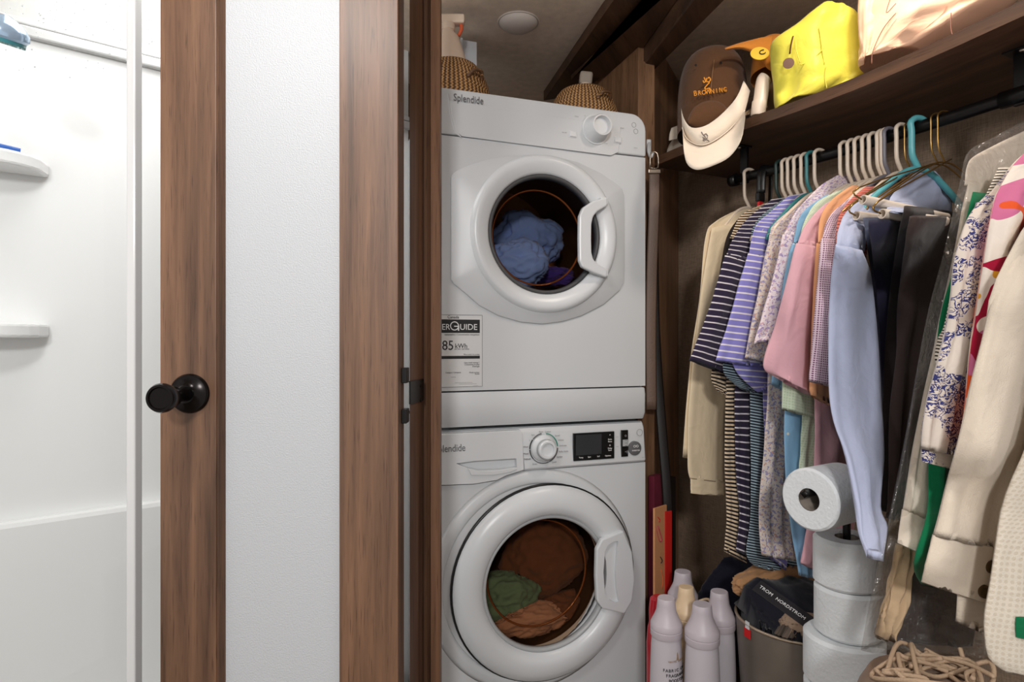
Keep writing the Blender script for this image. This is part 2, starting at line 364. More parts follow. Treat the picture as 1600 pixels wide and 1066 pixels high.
# ------------------------------------------------------------------ swung-open framed door
ZD = 1.0
X = lambda px, Z=ZD: (px-CX)/F*Z
dr = thing('door_1', (X(637), ZD+0.03, 0.0), 'open walnut framed door with white textured panel and bronze knob', 'door')
tag(dr, kind='structure'); del dr['category']
zt_, zb_ = 1.93, 0.02
box('stile', (X(250), ZD, zb_), (X(338), ZD+0.055, zt_), W_DOOR, dr, 0.0015)
prism('stile_moulding', [(X(338)-0.001, ZD+0.002), (X(341), ZD+0.001), (X(346.5), ZD+0.012), (X(346.5), ZD+0.03), (X(338)-0.001, ZD+0.03)], zb_, zt_, W_JAMB, dr)
box('stile', (X(530), ZD, zb_), (X(622), ZD+0.055, zt_), W_DOOR, dr, 0.0015)
box('rail', (X(338), ZD, zt_-0.10), (X(530), ZD+0.055, zt_), W_DOOR, dr)
box('rail', (X(338), ZD, zb_), (X(530), ZD+0.055, zb_+0.12), W_DOOR, dr)
box('door_panel', (X(336), ZD+0.014, zb_+0.06), (X(534), ZD+0.03, zt_-0.06), PANEL, dr)
rc = P(297, 615, ZD)
mk = Matrix.Translation(rc) @ Matrix.Rotation(R(90), 4, 'X')        # local +z -> -y towards the camera
kn = lathe('rosette', [(0.0325, 0.0), (0.0325, 0.003), (0.030, 0.007), (0.018, 0.010), (0.014, 0.014)], BRONZE, dr, mk, 48)
lathe('knob_neck', [(0.013, 0.008), (0.0105, 0.02), (0.0095, 0.035), (0.012, 0.048)], BRONZE, kn, mk, 32)
lathe('knob_grip', [(0.011, 0.044), (0.0155, 0.05), (0.019, 0.065), (0.0225, 0.078), (0.0225, 0.083), (0.0205, 0.0875), (0.017, 0.088), (0.0155, 0.0855), (0.001, 0.0855)], BRONZE, kn, mk, 48)
for a in (20,):
    s_ = rc + Vector((0.0115, -0.009, 0.0))
    lathe('screw_head', [(0.0032, 0), (0.0032, 0.0015), (0.0016, 0.002)], CHROME, kn, Matrix.Translation(s_) @ Matrix.Rotation(R(90), 4, 'X'), 12)
box('latch_bolt', (X(246), ZD+0.012, P(0, 600, ZD).z), (X(251), ZD+0.04, P(0, 588, ZD).z), BLKMET, dr, 0.001)
# hinge
hz = lambda py: P(0, py, 1.03).z
hg = box('hinge', (X(622.5, 1.0)-0.0005, 1.028, hz(599)), (X(632, 1.055)+0.0085, 1.0545, hz(575)), BLKMET, dr, 0.001)
box('hinge_knuckle', (X(622.5, 1.0)-0.0005, 1.028, hz(662)), (X(632, 1.055)+0.0085, 1.0545, hz(640)), BLKMET, hg, 0.001)
j0 = Vector(XY(640, 1.055)); j1 = Vector(XY(660, 1.12))
jd = (j1-j0).normalized(); jn = Vector((jd.y, -jd.x))
lf = [j0 - jd*0.004 + jn*0.0005, j1 + jn*0.0005, j1 + jn*0.003, j0 - jd*0.004 + jn*0.003]
lo_ = prism('hinge_leaf', [tuple(v) for v in lf], hz(634)+0.0, hz(597), BLKMET, dr, 0.0005)
for py in (603, 626):
    c = j0 + jd*0.048 + jn*0.003
    lathe('screw_head', [(0.004, 0), (0.0025, 0.001)], BRONZE, lo_, Matrix.Translation((c.x, c.y, P(0, py, 1.1).z)) @ Vector((jn.x, jn.y, 0)).to_track_quat('Z', 'Y').to_matrix().to_4x4(), 12)
# jamb that carries the hinge
jp = [XY(640, 1.055), XY(660, 1.12), XY(660.5, 1.15), XY(668, 1.155), XY(668.5, 1.14), XY(672, 1.145), XY(673, 1.128), XY(688, 1.14), XY(690, 1.15), XY(690, 1.27), XY(646, 1.27)]
tag(prism('trim_7', jp, 0.0, 1.999, W_JAMB), kind='structure')

# ------------------------------------------------------------------ stacked machines
MROT = math.atan2(MX.y, MX.x)
def M_(px, py, y=0.0):                              # pixel -> machine local (x, z) on the plane y
    o2 = MO + MY*y
    p = on_plane(px, py, o2, MX); v = Vector((p.x, p.y)) - MO
    return v.dot(MX), p.z
MW = Matrix.Translation((MO.x, MO.y, 0)) @ Matrix.Rotation(MROT, 4, 'Z')
def mm(x, y, z): return MW @ Matrix.Translation((x, y, z))
FR = Matrix.Rotation(R(90), 4, 'X')                 # local z -> -y (out of the machine front)
def front_plate(name, x0, x1, z0, z1, cx, cz, r, mat, parent, n=72, y0=0.0, y1=0.025):
    v = []; f = []
    corners = [(x0, z0), (x1, z0), (x1, z1), (x0, z1)]
    ang = sorted([2*math.pi*i/n for i in range(n)] + [math.atan2(z-cz, x-cx) % (2*math.pi) for x, z in corners])
    m = len(ang)
    for y in (y0, y1):
        for a in ang: v.append((cx+r*math.cos(a), y, cz+r*math.sin(a)))
        for a in ang:
            c, s = math.cos(a), math.sin(a); ts = []
            if c > 1e-9: ts.append((x1-cx)/c)
            if c < -1e-9: ts.append((x0-cx)/c)
            if s > 1e-9: ts.append((z1-cz)/s)
            if s < -1e-9: ts.append((z0-cz)/s)
            t = min(ts); v.append((cx+t*c, y, cz+t*s))
    for i in range(m):
        j = (i+1) % m
        f += [(i, m+i, m+j, j), (2*m+i, 2*m+j, 3*m+j, 3*m+i), (m+i, 3*m+i, 3*m+j, m+j), (i, j, 2*m+j, 2*m+i)]
    me = mesh(name, v, f); bm = bmesh.new(); bm.from_mesh(me); bmesh.ops.recalc_face_normals(bm, faces=bm.faces[:]); bm.to_mesh(me); bm.free()
    return link(name, me, mat, parent, MW)
def ring(name, prof, cx, cz, mat, parent, n=72, sm=True):     # prof=(r, outward) closed ring of revolution about the front normal
    v = []; f = []; k = len(prof)
    for i in range(n):
        a = 2*math.pi*i/n
        for r, h in prof: v.append((cx+r*math.cos(a), -h, cz+r*math.sin(a)))
    for i in range(n):
        j = (i+1) % n
        for q_ in range(k): f.append((i*k+q_, j*k+q_, j*k+(q_+1) % k, i*k+(q_+1) % k))
    me = mesh(name, v, f); bm = bmesh.new(); bm.from_mesh(me); bmesh.ops.recalc_face_normals(bm, faces=bm.faces[:]); bm.to_mesh(me); bm.free()
    o = link(name, me, mat, parent, MW, sm)
    return o
def plate(name, poly, y0, y1, mat, parent, bev=0.0, sm=False):   # polygon (x,z) extruded y0..y1 in machine space
    n = len(poly); a = sum(poly[i][0]*poly[(i+1) % n][1] - poly[(i+1) % n][0]*poly[i][1] for i in range(n))
    if a < 0: poly = poly[::-1]
    v = [(x, y0, z) for x, z in poly] + [(x, y1, z) for x, z in poly]
    f = [tuple(range(n)), tuple(range(n, 2*n))[::-1]] + [(i, n+i, n+(i+1) % n, (i+1) % n) for i in range(n)]
    me = mesh(name, v, f); bm = bmesh.new(); bm.from_mesh(me); bmesh.ops.recalc_face_normals(bm, faces=bm.faces[:]); bm.to_mesh(me); bm.free()
    if bev: bevel_mesh(me, bev)
    return link(name, me, mat, parent, MW, sm)
def mtext(name, s, size, px, py, mat, parent, y=-0.001, sx=1.0, align='CENTER', pl=0.0):
    x, z = M_(px, py, pl); return text(name, s, size, mm(x, y, z) @ FR, mat, parent, 0.0003, align, sx)
def arcpath(pts, name, r, mat, parent, flat=None, sub=0):
    return tube(name, pts, r, mat, parent, 10, sub, MW, flat)
HW = 0.2975
def cut(ob, poly, y0, y1):                           # carve a real recess into a machine part
    c_ = plate('cutter', poly, y0, y1, None, None)
    bpy.context.view_layer.update()
    md = ob.modifiers.new('cut', 'BOOLEAN'); md.operation = 'DIFFERENCE'; md.object = c_; md.solver = 'EXACT'
    bpy.context.view_layer.update(); dg = bpy.context.evaluated_depsgraph_get()
    me = bpy.data.meshes.new_from_object(ob.evaluated_get(dg)); ob.modifiers.clear(); ob.data = me
    bpy.data.objects.remove(c_)
zs = M_(1011, 655)[1]                                # dryer underside
z_seam = M_(1011, 604)[1]
z_pan = M_(850, 228)[1]
z_top = M_(690, 137)[1]
dry = thing('dryer', (MO.x, MO.y, zs), 'white tumble dryer stacked on top with blue laundry in its drum', 'dryer', rz=MROT)
DX, DZ = M_(838, 370)
front_plate('front_panel', -HW, HW, z_seam+0.002, z_pan-0.0015, M_(846, 372)[0], DZ, 0.172, WHITE, dry)
box('cabinet', (-HW, 0.024, zs+0.005), (HW, 0.03, z_top-0.004), WHITE, dry, 0, MW)
bpy.data.objects.remove(bpy.context.scene.objects['cabinet'])
def shell(name, z0, z1, parent):                     # cabinet sides, top, bottom and back as one open-fronted box
    y0, y1, t = 0.02, 0.56, 0.006
    v = [(x, y, z) for x in (-HW, HW) for y in (y0, y1) for z in (z0, z1)] + [(x, y, z) for x in (-HW+t, HW-t) for y in (y0, y1-t) for z in (z0+t, z1-t)]
    f = [(0, 1, 3, 2), (4, 6, 7, 5), (0, 2, 6, 4), (1, 5, 7, 3), (2, 3, 7, 6), (8, 10, 11, 9), (12, 13, 15, 14), (8, 12, 14, 10), (9, 11, 15, 13), (10, 14, 15, 11),
         (0, 8, 9, 1), (1, 9, 13, 5), (5, 13, 12, 4), (4, 12, 8, 0)]
    me = mesh(name, v, f); bm = bmesh.new(); bm.from_mesh(me); bmesh.ops.recalc_face_normals(bm, faces=bm.faces[:]); bm.to_mesh(me); bm.free()
    return link(name, me, WHITE, parent, MW)
shell('cabinet', zs+0.003, z_top-0.004, dry)
# skirt below the seam, bulging a little
sk = [(0.02, z_seam-0.0015), (-0.002, z_seam-0.002), (-0.006, z_seam-0.02), (-0.005, zs+0.02), (0.004, zs+0.002), (0.02, zs)]
def xprof(name, prof, x0, x1, mat, parent, sm=False, rc=0.0, n=6):  # profile (y,z) extruded along x, corners rounded on the right side
    k = len(prof); v = [(x0, y, z) for y, z in prof] + [(x1, y, z) for y, z in prof]
    f = [tuple(range(k))[::-1], tuple(range(k, 2*k))] + [(i, (i+1) % k, k+(i+1) % k, k+i) for i in range(k)]
    me = mesh(name, v, f); bm = bmesh.new(); bm.from_mesh(me); bmesh.ops.recalc_face_normals(bm, faces=bm.faces[:])
    if rc:
        es = [e for e in bm.edges if all(abs(w.co.x - x1) < 1e-5 for w in e.verts) or all(abs(w.co.x - x0) < 1e-5 for w in e.verts)]
        bmesh.ops.bevel(bm, geom=es, offset=rc, segments=n, affect='EDGES', profile=0.5, clamp_overlap=True)
    bm.to_mesh(me); bm.free()
    o = link(name, me, mat, parent, MW, True)
    try: me.set_sharp_from_angle(angle=R(35))
    except Exception: pass
    return o
xprof('plinth_skirt', sk, -HW, HW, WHITE, dry, rc=0.008, n=3)
cp = [(0.05, z_pan+0.0015), (0.0, z_pan+0.0015), (-0.008, z_pan+0.006), (0.012, z_top-0.02), (0.02, z_top-0.006), (0.035, z_top), (0.05, z_top)]
# control fascia: rounded upper right corner
fa = []
rr = 0.045
for (x, z) in [(-HW, z_pan+0.0015), (HW, z_pan+0.0015)]: fa.append((x, z))
for k in range(9):
    a = R(90*k/8); fa.append((HW-rr+rr*math.cos(a), z_top-rr+rr*math.sin(a)))
fa.append((-HW, z_top))
plate('control_fascia', fa, -0.004, 0.06, WHITE, dry, 0.004)
tz = lambda px, py: M_(px, py, -0.006)
insp = [tz(703, 157), tz(706, 180), tz(713, 205), tz(722, 213), tz(955, 243), tz(966, 238), tz(968, 225), tz(970, 197)]
plate('fascia_insert', insp, -0.0062, -0.003, WHITE, dry, 0.0012)
plate('fascia_groove', [tz(700, 146), tz(703, 178), tz(711, 208), tz(722, 215.5), tz(713, 203), tz(706, 172)], -0.0055, -0.0035, WHITE, dry)
mtext('brand_lettering', 'Splendide', 0.026, 731, 157, INK, dry, -0.0076, 0.78)
kx, kz = M_(937, 198, -0.03)
kd = lathe('timer_knob', [(0.0385, 0.006), (0.037, 0.009), (0.035, 0.013), (0.034, 0.018), (0.031, 0.022), (0.0295, 0.045), (0.0275, 0.048), (0.024, 0.048), (0.0225, 0.045), (0.021, 0.036), (0.001, 0.036)], WHITE2, dry, mm(kx, 0, kz) @ FR, 48)
lathe('knob_skirt', [(0.0415, 0.0065), (0.041, 0.0085), (0.0386, 0.0087)], WHITE2, kd, mm(kx, 0, kz) @ FR, 48)
for px, py in ((895, 210), (965, 219)):
    x, z = tz(px, py); box('push_button', (x-0.010, -0.0105, z-0.0075), (x+0.010, -0.006, z+0.0075), WHITE2, dry, 0.0015, MW)
    box('button_surround', (x-0.0118, -0.0078, z-0.0092), (x+0.0105, -0.006, z+0.0085), WHITE2, dry, 0, MW)
for px, py, s in ((880, 208, '-- --'), (899, 183, '----'), (970, 201, '----'), (991, 232, '----'), (945, 225, '- -'), (912, 182, '-')):
    mtext('panel_marking', s, 0.009, px, py, LINK, dry, -0.0078)
for px, py in ((991, 195), (994, 205)):
    x, z = tz(px, py); ring('feature_icon', [(0.006, 0.0045), (0.0072, 0.0045), (0.0072, 0.004), (0.006, 0.004)], x, z, LINK, dry, 20)
# dryer door
def clipped(cx, cz, r, xl, xr, n=60):
    out = []
    for i in range(n):
        a = 2*math.pi*i/n; out.append((min(max(cx+r*math.cos(a), xl), xr), cz+r*math.sin(a)))
    return out
pcx, pcz = M_(842, 372); pr = (M_(838, 241)[1]-M_(846, 506)[1])/2; pcz = (M_(838, 241)[1]+M_(846, 506)[1])/2
pxl = M_(706, 372)[0]; pxr = M_(976, 372)[0]
def panel_annulus(name, r_in, poly, cx, cz, y0, y1, mat, parent, grow=0.0):
    n = len(poly); v = []; f = []
    for y in (y0, y1):
        for i in range(n):
            a = math.atan2(poly[i][1]-cz, poly[i][0]-cx); v.append((cx+r_in*math.cos(a), y, cz+r_in*math.sin(a)))
        for x, z in poly: v.append((x, y, z))
    for i in range(n):
        j = (i+1) % n
        f += [(i, n+i, n+j, j), (2*n+i, 2*n+j, 3*n+j, 3*n+i), (n+i, 3*n+i, 3*n+j, n+j), (i, j, 2*n+j, 2*n+i)]
    me = mesh(name, v, f); bm = bmesh.new(); bm.from_mesh(me); bmesh.ops.recalc_face_normals(bm, faces=bm.faces[:]); bm.to_mesh(me); bm.free()
    return link(name, me, mat, parent, MW)
outl = [(706, 276), (709, 270), (718, 264), (730, 259), (760, 249), (795, 243), (832, 241), (870, 244), (905, 253), (940, 270), (963, 286), (973, 294), (976, 304), (977, 330), (977, 372), (977, 420), (976, 441), (970, 453), (945, 475), (910, 493), (880, 502), (849, 506), (815, 503), (780, 493), (750, 477), (727, 457), (710, 443), (706, 437), (706, 400), (706, 340)]
def dense(pl, n=4):
    o_ = []
    for i in range(len(pl)):
        a, b = pl[i], pl[(i+1) % len(pl)]
        for k in range(n): o_.append((a[0]+(b[0]-a[0])*k/n, a[1]+(b[1]-a[1])*k/n))
    return o_
dpoly = dense([M_(a, b, -0.01) for a, b in outl])
cxr, czr = M_(846, 372); RO = 0.205; RI = 0.155
cxr = (M_(731, 372)[0]+M_(961, 372)[0])/2; RO = (M_(961, 372)[0]-M_(731, 372)[0])/2
czr = (M_(846, 248)[1]+M_(846, 487)[1])/2
RI = (M_(838, 277)[1]-M_(838, 463)[1])/2
def sloped_plate(name, poly, cx, cz, r_in, y_in, y_out, y_back, mat, parent):
    n = len(poly); v = []; f = []; A_ = [math.atan2(z-cz, x-cx) for x, z in poly]
    v += [(cx+r_in*math.cos(a), y_in, cz+r_in*math.sin(a)) for a in A_]
    v += [(cx+(x-cx)*0.985, y_out, cz+(z-cz)*0.985) for x, z in poly] + [(x, y_out+0.002, z) for x, z in poly] + [(x, y_back, z) for x, z in poly]
    v += [(cx+r_in*math.cos(a), y_back, cz+r_in*math.sin(a)) for a in A_]
    for k in range(5):
        for i in range(n):
            j = (i+1) % n; k2 = (k+1) % 5; f.append((k*n+i, k2*n+i, k2*n+j, k*n+j))
    me = mesh(name, v, f); bm = bmesh.new(); bm.from_mesh(me); bmesh.ops.recalc_face_normals(bm, faces=bm.faces[:]); bm.to_mesh(me); bm.free()
    o = link(name, me, mat, parent, MW, True)
    me.set_sharp_from_angle(angle=R(30)); return o
ddoor = sloped_plate('door', dpoly, cxr-0.003, czr, RO-0.003, -0.020, -0.007, -0.0025, WHITE, dry)
ring('door_rim', [(RO, 0.009), (RO-0.003, 0.020), (RO-0.009, 0.028), (RO-0.017, 0.031), (RO-0.026, 0.030), (RI+0.006, 0.021), (RI+0.001, 0.016), (RI, 0.008), (RI, 0.002)], cxr-0.003, czr, WHITE2, ddoor)
ring('window_gasket', [(RI+0.001, 0.016), (RI-0.006, 0.019), (RI-0.010, 0.012), (RI-0.010, 0.0), (RI+0.001, 0.0)], cxr-0.003, czr, DGREY, ddoor)
def bowl(name, r, dep, cx, cz, mat, parent, y=0.0, n=48):
    prof = [(r, 0.0), (r*0.93, -dep*0.55), (r*0.8, -dep), (0.001, -dep*1.08)]
    return lathe(name, prof, mat, parent, mm(cx, y, cz) @ FR, n, True, False)
bowl('window_glass', RI-0.006, 0.05, cxr-0.003, czr, GLASS_D, ddoor, -0.008)
ring('glass_edge', [(RI*0.80, -0.044), (RI*0.83, -0.042), (RI*0.83, -0.046)], cxr-0.003, czr, plain('amber_glass_edge', srgb(150, 98, 62), 0.15, 0.3), ddoor)
lathe('drum_mouth', [(0.173, 0.028), (0.18, 0.0), (0.2, -0.02), (0.236, -0.05)], BLACK, dry, mm(M_(846, 372)[0], 0.03, DZ) @ FR, 48, True, False)
lathe('drum', [(0.235, -0.05), (0.235, -0.42), (0.001, -0.425)], STEEL, dry, mm(M_(846, 372)[0], 0.03, DZ) @ FR, 48, True, False)
lathe('drum_back', [(0.10, -0.40), (0.095, -0.395), (0.001, -0.395)], plain('brass_drum_back', srgb(170, 120, 70), 0.4, 0.6), dry, mm(DX+0.02, 0.03, DZ) @ FR, 40, True, False)
hp = [M_(955, 309, -0.03), M_(930, 316, -0.045), M_(914, 326, -0.045), M_(909, 340, -0.05), M_(909, 372, -0.052), M_(909, 405, -0.05), M_(917, 416, -0.045), M_(932, 424, -0.045), M_(950, 434, -0.03)]
hy = [-0.026, -0.047, -0.05, -0.051, -0.052, -0.051, -0.05, -0.047, -0.026]
hc = [(948, 308), (925, 315), (910, 325), (904.5, 338), (904, 372), (904.5, 408), (909, 418), (928, 427), (947, 434), (948, 421), (932, 412), (926, 405), (923.5, 395), (923, 372), (923.5, 350), (926, 339), (932, 331), (948, 322)]
plate('handle', [M_(a, b, -0.045) for a, b in hc], -0.050, -0.034, WHITE2, ddoor, 0.004)
for py in (315, 427):
    x, z = M_(943, py, -0.035); box('handle_foot', (x-0.013, -0.046, z-0.010), (x+0.010, -0.012, z+0.010), WHITE2, ddoor, 0.004, MW)
gx0, gz0 = M_(936, 372, -0.03)
def arc_strip(name, r0, r1, a0, a1, h0, h1, cx, cz, mat, parent, n=20):
    out = []
    for i in range(n+1):
        a = R(a0+(a1-a0)*i/n); out.append((cx+r1*math.cos(a), cz+r1*math.sin(a)))
    for i in range(n, -1, -1):
        a = R(a0+(a1-a0)*i/n); out.append((cx+r0*math.cos(a), cz+r0*math.sin(a)))
    return plate(name, out, -h1, -h0, mat, parent)
# energy label on the dryer front
lx0 = -HW+0.004; lx1, lz1 = M_(753.5, 492.5); lz0 = M_(753.5, 604)[1]
lab = plate('energy_label', [(lx0, lz0), (lx1, lz0), (lx1, lz1), (lx0, lz1)], -0.0009, -0.0001, plain('label_paper', srgb(214, 214, 214), 0.4), dry)
for (a0, b0, a1, b1) in ((lx0, lz1-0.0012, lx1, lz1), (lx0, lz0, lx1, lz0+0.0008), (lx1-0.0008, lz0, lx1, lz1)):
    plate('label_border', [(a0, b0), (a1, b0), (a1, b1), (a0, b1)], -0.0012, -0.0008, INK, lab)
def lbar(px0, py0, px1, py1, mat=BINK):
    x0, za = M_(px0, py0); x1, zb = M_(px1, py1)
    x0 = max(x0, lx0)
    return plate('label_bar', [(x0, zb), (x1, zb), (x1, za), (x0, za)], -0.0013, -0.0008, mat, lab)
lbar(684, 499, 749.5, 520.5); lbar(684, 556.5, 749.5, 560.5)
mtext('label_word', 'Canada', 0.010, 708, 495.8, BINK, lab, -0.0013)
mtext('label_title', 'ENER', 0.021, 703, 511.5, WINK, lab, -0.0016, 0.92, 'RIGHT')
mtext('label_title', 'UIDE', 0.021, 718, 511.5, WINK, lab, -0.0016, 1.0, 'LEFT')
x, z = M_(710, 509.5); ring('label_title_letter', [(0.009, 0.0016), (0.0115, 0.0016), (0.0115, 0.001), (0.009, 0.001)], x, z, WINK, lab, 28)
plate('label_title_letter', [(x-0.001, z+0.0005), (x+0.0118, z+0.0005), (x+0.0118, z-0.012), (x+0.0088, z-0.012), (x+0.0088, z-0.002), (x-0.001, z-0.002)], -0.0018, -0.0009, WINK, lab)
mtext('label_number', '385', 0.034, 709, 540.5, BINK, lab, -0.0013, 0.9, 'RIGHT')
mtext('label_unit', 'kWh', 0.017, 710.5, 541, BINK, lab, -0.0013, 0.95, 'LEFT')
for px, py, s, al, sz in ((749, 523, 'consumption / Consommation energetique', 'RIGHT', 0.0058), (710, 545.5, 'per year / par annee', 'LEFT', 0.0052), (749, 554, 'This model / Ce modele', 'RIGHT', 0.0045),
                          (725, 553.5, 'v', 'CENTER', 0.008), (749, 566.5, 'Uses most energy /', 'RIGHT', 0.0058), (749, 569.5, 'Consomme le plus', 'RIGHT', 0.0058), (749, 572.5, "d'energie", 'RIGHT', 0.0058),
                          (720, 582, 'Compact / Compacte', 'RIGHT', 0.005), (749, 582, 'Model number', 'RIGHT', 0.005), (749, 584.5, 'Modele', 'RIGHT', 0.0045), (712, 589, '-------', 'RIGHT', 0.006),
                          (738, 597.5, '----------------------------------------', 'RIGHT', 0.004), (745, 599.5, '----------------------------------------', 'RIGHT', 0.004), (747, 602.5, '-----------', 'RIGHT', 0.004)):
    mtext('label_print', s, sz, px, py, INK, lab, -0.0013, 0.9, al)
# ---- washer
wz1 = zs - 0.008
was = thing('washer', (MO.x, MO.y, 0), 'white front-loading washer under the dryer with brown towel in its drum', 'washing machine', rz=MROT)
WX, WZ = M_(838, 905)
z_wp = M_(1013, 721)[1]
wfp = front_plate('front_panel', -HW, HW, 0.05, z_wp-0.0012, WX+0.004, WZ, 0.188, WHITE, was)
shell('cabinet', 0.02, wz1, was)
box('kick_plate', (-HW, 0.008, 0.0), (HW, 0.03, 0.048), GREYP, was, 0, MW)
wfa = xprof('control_fascia', [(0.03, z_wp+0.001), (-0.002, z_wp+0.001), (-0.006, z_wp+0.006), (0.004, wz1-0.016), (0.012, wz1-0.002), (0.03, wz1)], -HW, HW, WHITE, was, rc=0.006, n=3)
wp = lambda px, py: M_(px, py, -0.004)
# swelling round the porthole
ring('porthole_swell', [(0.292, -0.001), (0.278, 0.004), (0.268, 0.0065), (0.258, 0.0065), (0.252, 0.002), (0.25, -0.001)], WX, WZ, WHITE, was)
RW = (M_(989, 909, -0.0)[0]-M_(702, 909, -0.0)[0])/2; wcx = (M_(989, 909)[0]+M_(702, 909)[0])/2
wcz = (M_(846, 753)[1]+M_(846, 1066)[1])/2
wdoor = ring('door', [(RW-0.006, 0.002), (RW-0.006, 0.012), (RW-0.014, 0.022), (RW-0.030, 0.030), (RW-0.055, 0.033), (RW-0.075, 0.028), (RW-0.084, 0.014), (RW-0.086, 0.002)], wcx, wcz, WHITE2, was)
ring('door_seal', [(RW-0.001, 0.006), (RW-0.006, 0.009), (RW-0.007, 0.001), (RW-0.001, 0.001)], wcx, wcz, BLACK, wdoor)
RG = RW-0.084
ring('window_gasket', [(RG+0.001, 0.016), (RG-0.005, 0.018), (RG-0.009, 0.010), (RG-0.009, 0.0), (RG+0.001, 0.0)], wcx, wcz, GREYP, wdoor)
bowl('window_glass', RG-0.005, 0.07, wcx, wcz, GLASS_D, wdoor, -0.008)
ring('glass_edge', [(RG*0.80, -0.062), (RG*0.83, -0.060), (RG*0.83, -0.064)], wcx, wcz, bpy.data.materials['amber_glass_edge'], wdoor)
lathe('drum_mouth', [(0.189, 0.028), (0.195, 0.0), (0.215, -0.02), (0.241, -0.05)], DGREY, was, mm(WX, 0.03, WZ) @ FR, 48, True, False)
lathe('drum', [(0.24, -0.05), (0.24, -0.42), (0.001, -0.425)], STEEL, was, mm(WX, 0.03, WZ) @ FR, 48, True, False)
hpl = [M_(*p, -0.034) for p in ((938, 842), (972, 828), (986, 862), (990, 905), (986, 938), (974, 958), (940, 950), (931, 938), (929, 900), (930, 858))]
hnd = plate('handle', hpl, -0.042, -0.026, WHITE2, wdoor, 0.004)
hpi = [M_(*p, -0.042) for p in ((945, 862), (950, 852), (960, 846), (966, 846), (964, 870), (962.5, 895), (964, 920), (967, 940), (961, 942), (951, 937), (945, 928), (943, 895))]
cut(hnd, hpi, -0.06, -0.033)
cut(hnd, [M_(*p, -0.043) for p in ((946, 866), (950, 880), (951, 900), (950, 916), (946, 928), (944.5, 900))], -0.06, -0.02)
# detergent drawer
dw = [wp(px, py) for px, py in ((660, 680), (812, 672), (815, 676), (818, 734), (790, 743), (776, 750), (740, 756), (660, 760))]
gapp = [wp(px, py) for px, py in ((660, 678.5), (812.5, 670.5), (816.5, 675), (819.5, 735.5), (791, 745), (777, 752), (740, 758), (660, 762))]
gapp = [(max(x, -HW+0.004), z) for x, z in gapp]; dw = [(max(x, -HW+0.0055), z) for x, z in dw]
cut(wfa, gapp, -0.05, 0.0125); cut(wfp, gapp, -0.05, 0.0125)
drw = plate('detergent_drawer', dw, -0.0085, 0.0124, WHITE2, was, 0.0015)
pullp = [wp(px, py) for px, py in ((712, 724), (740, 720), (806, 716), (807, 730), (796, 732), (776, 734), (748, 735), (730, 731))]
cut(drw, pullp, -0.05, 0.009)
plate('drawer_pull', pullp, 0.0085, 0.0095, WHITE2, drw)
plate('pull_lip', [wp(px, py) for px, py in ((730, 731.5), (748, 735.5), (776, 734.5), (796, 731), (806, 730), (806, 733), (796, 737), (770, 742), (735, 742))], -0.0125, -0.008, WHITE2, drw, 0.0012)
mtext('brand_lettering', 'Splendide', 0.026, 726, 699, INK, drw, -0.0092, 0.78, 'RIGHT')
kx, kz = M_(853, 702, -0.02)
wk = lathe('programme_knob', [(0.036, 0.004), (0.034, 0.010), (0.028, 0.014), (0.026, 0.018), (0.0245, 0.034), (0.022, 0.036), (0.0175, 0.036), (0.016, 0.030), (0.001, 0.030)], WHITE2, was, mm(kx, 0, kz) @ FR, 48)
lathe('knob_band', [(0.0262, 0.020), (0.0255, 0.028)], GREYP, wk, mm(kx, 0, kz) @ FR, 48, True, False)
for a0, a1, m_ in ((5, 80, TEAL_INK), (100, 140, INK), (143, 180, BINK), (183, 222, BINK), (225, 290, INK), (293, 358, INK)):
    arc_strip('dial_arc', 0.0385, 0.0405, a0, a1, 0.004, 0.0072, kx, kz, m_, was, 8)
for k, a in enumerate((25, 45, 5, -15, -35, -60, 100, 125, 150, 172, 195, 215, 245, 75)):
    s = ('Whites', 'Speed', 'Delicates', 'Bulky Items', 'Sanitize', 'Quick', 'Rinse', 'Spin', '1', 'Wool', 'Mixed', 'Delicate', 'Drain', 'Cotton')[k]
    c, s_ = math.cos(R(a)), math.sin(R(a))
    text('dial_print', s, 0.0058, mm(kx+0.0445*c, -0.0055, kz+0.0445*s_) @ FR, INK if 145 < a < 220 else LINK, was, 0.0003, 'LEFT' if c > 0.3 else ('RIGHT' if c < -0.3 else 'CENTER'))
def wrect(name, px0, py0, px1, py1, h, mat, parent, bev=0.0):   # slanted screen rect by its left-top and right-bottom pixels
    x0, za = wp(px0, py0); x1, zb = wp(px1, py1)
    return plate(name, [(x0, zb), (x1, zb), (x1, za), (x0, za)], -h, -0.001, mat, parent, bev)
dp = wrect('display', 895.5, 677.5, 959, 716, 0.0072, BLACK, was)
x0, za = wp(899, 680); x1, zb = wp(939, 709)
plate('display_screen', [(x0, zb), (x1, zb), (x1, za), (x0, za)], -0.0075, -0.007, plain('lcd_grey', srgb(52, 53, 55), 0.2), dp)
for px, py, s, sz in ((951, 680, '*', 0.008), (951, 686, 'Extra', 0.0055), (951, 689.5, 'Rinse', 0.0055), (951, 695, 'o', 0.008), (951, 700, 'Delay', 0.0055), (951, 703, 'Start', 0.0055),
                      (906, 714.5, 'Temp', 0.0055), (919, 713.5, 'Spin', 0.0055), (933, 712.5, 'Soil', 0.0055), (948, 711.5, 'Options', 0.0055)):
    mtext('display_print', s, sz, px, py, WINK, dp, -0.0076)
bs = wrect('button_strip', 970.5, 672.5, 980.5, 713, 0.0072, BLACK, was)
x, z = wp(976, 692); plate('strip_key', [(x-0.008, z-0.009), (x+0.008, z-0.009), (x+0.008, z+0.009), (x-0.008, z+0.009)], -0.0078, -0.007, GREYP, bs)
mtext('strip_print', 'o', 0.012, 975.5, 680, LINK, bs, -0.0076); mtext('strip_print', '>||', 0.008, 976.5, 705.5, LINK, bs, -0.0076)
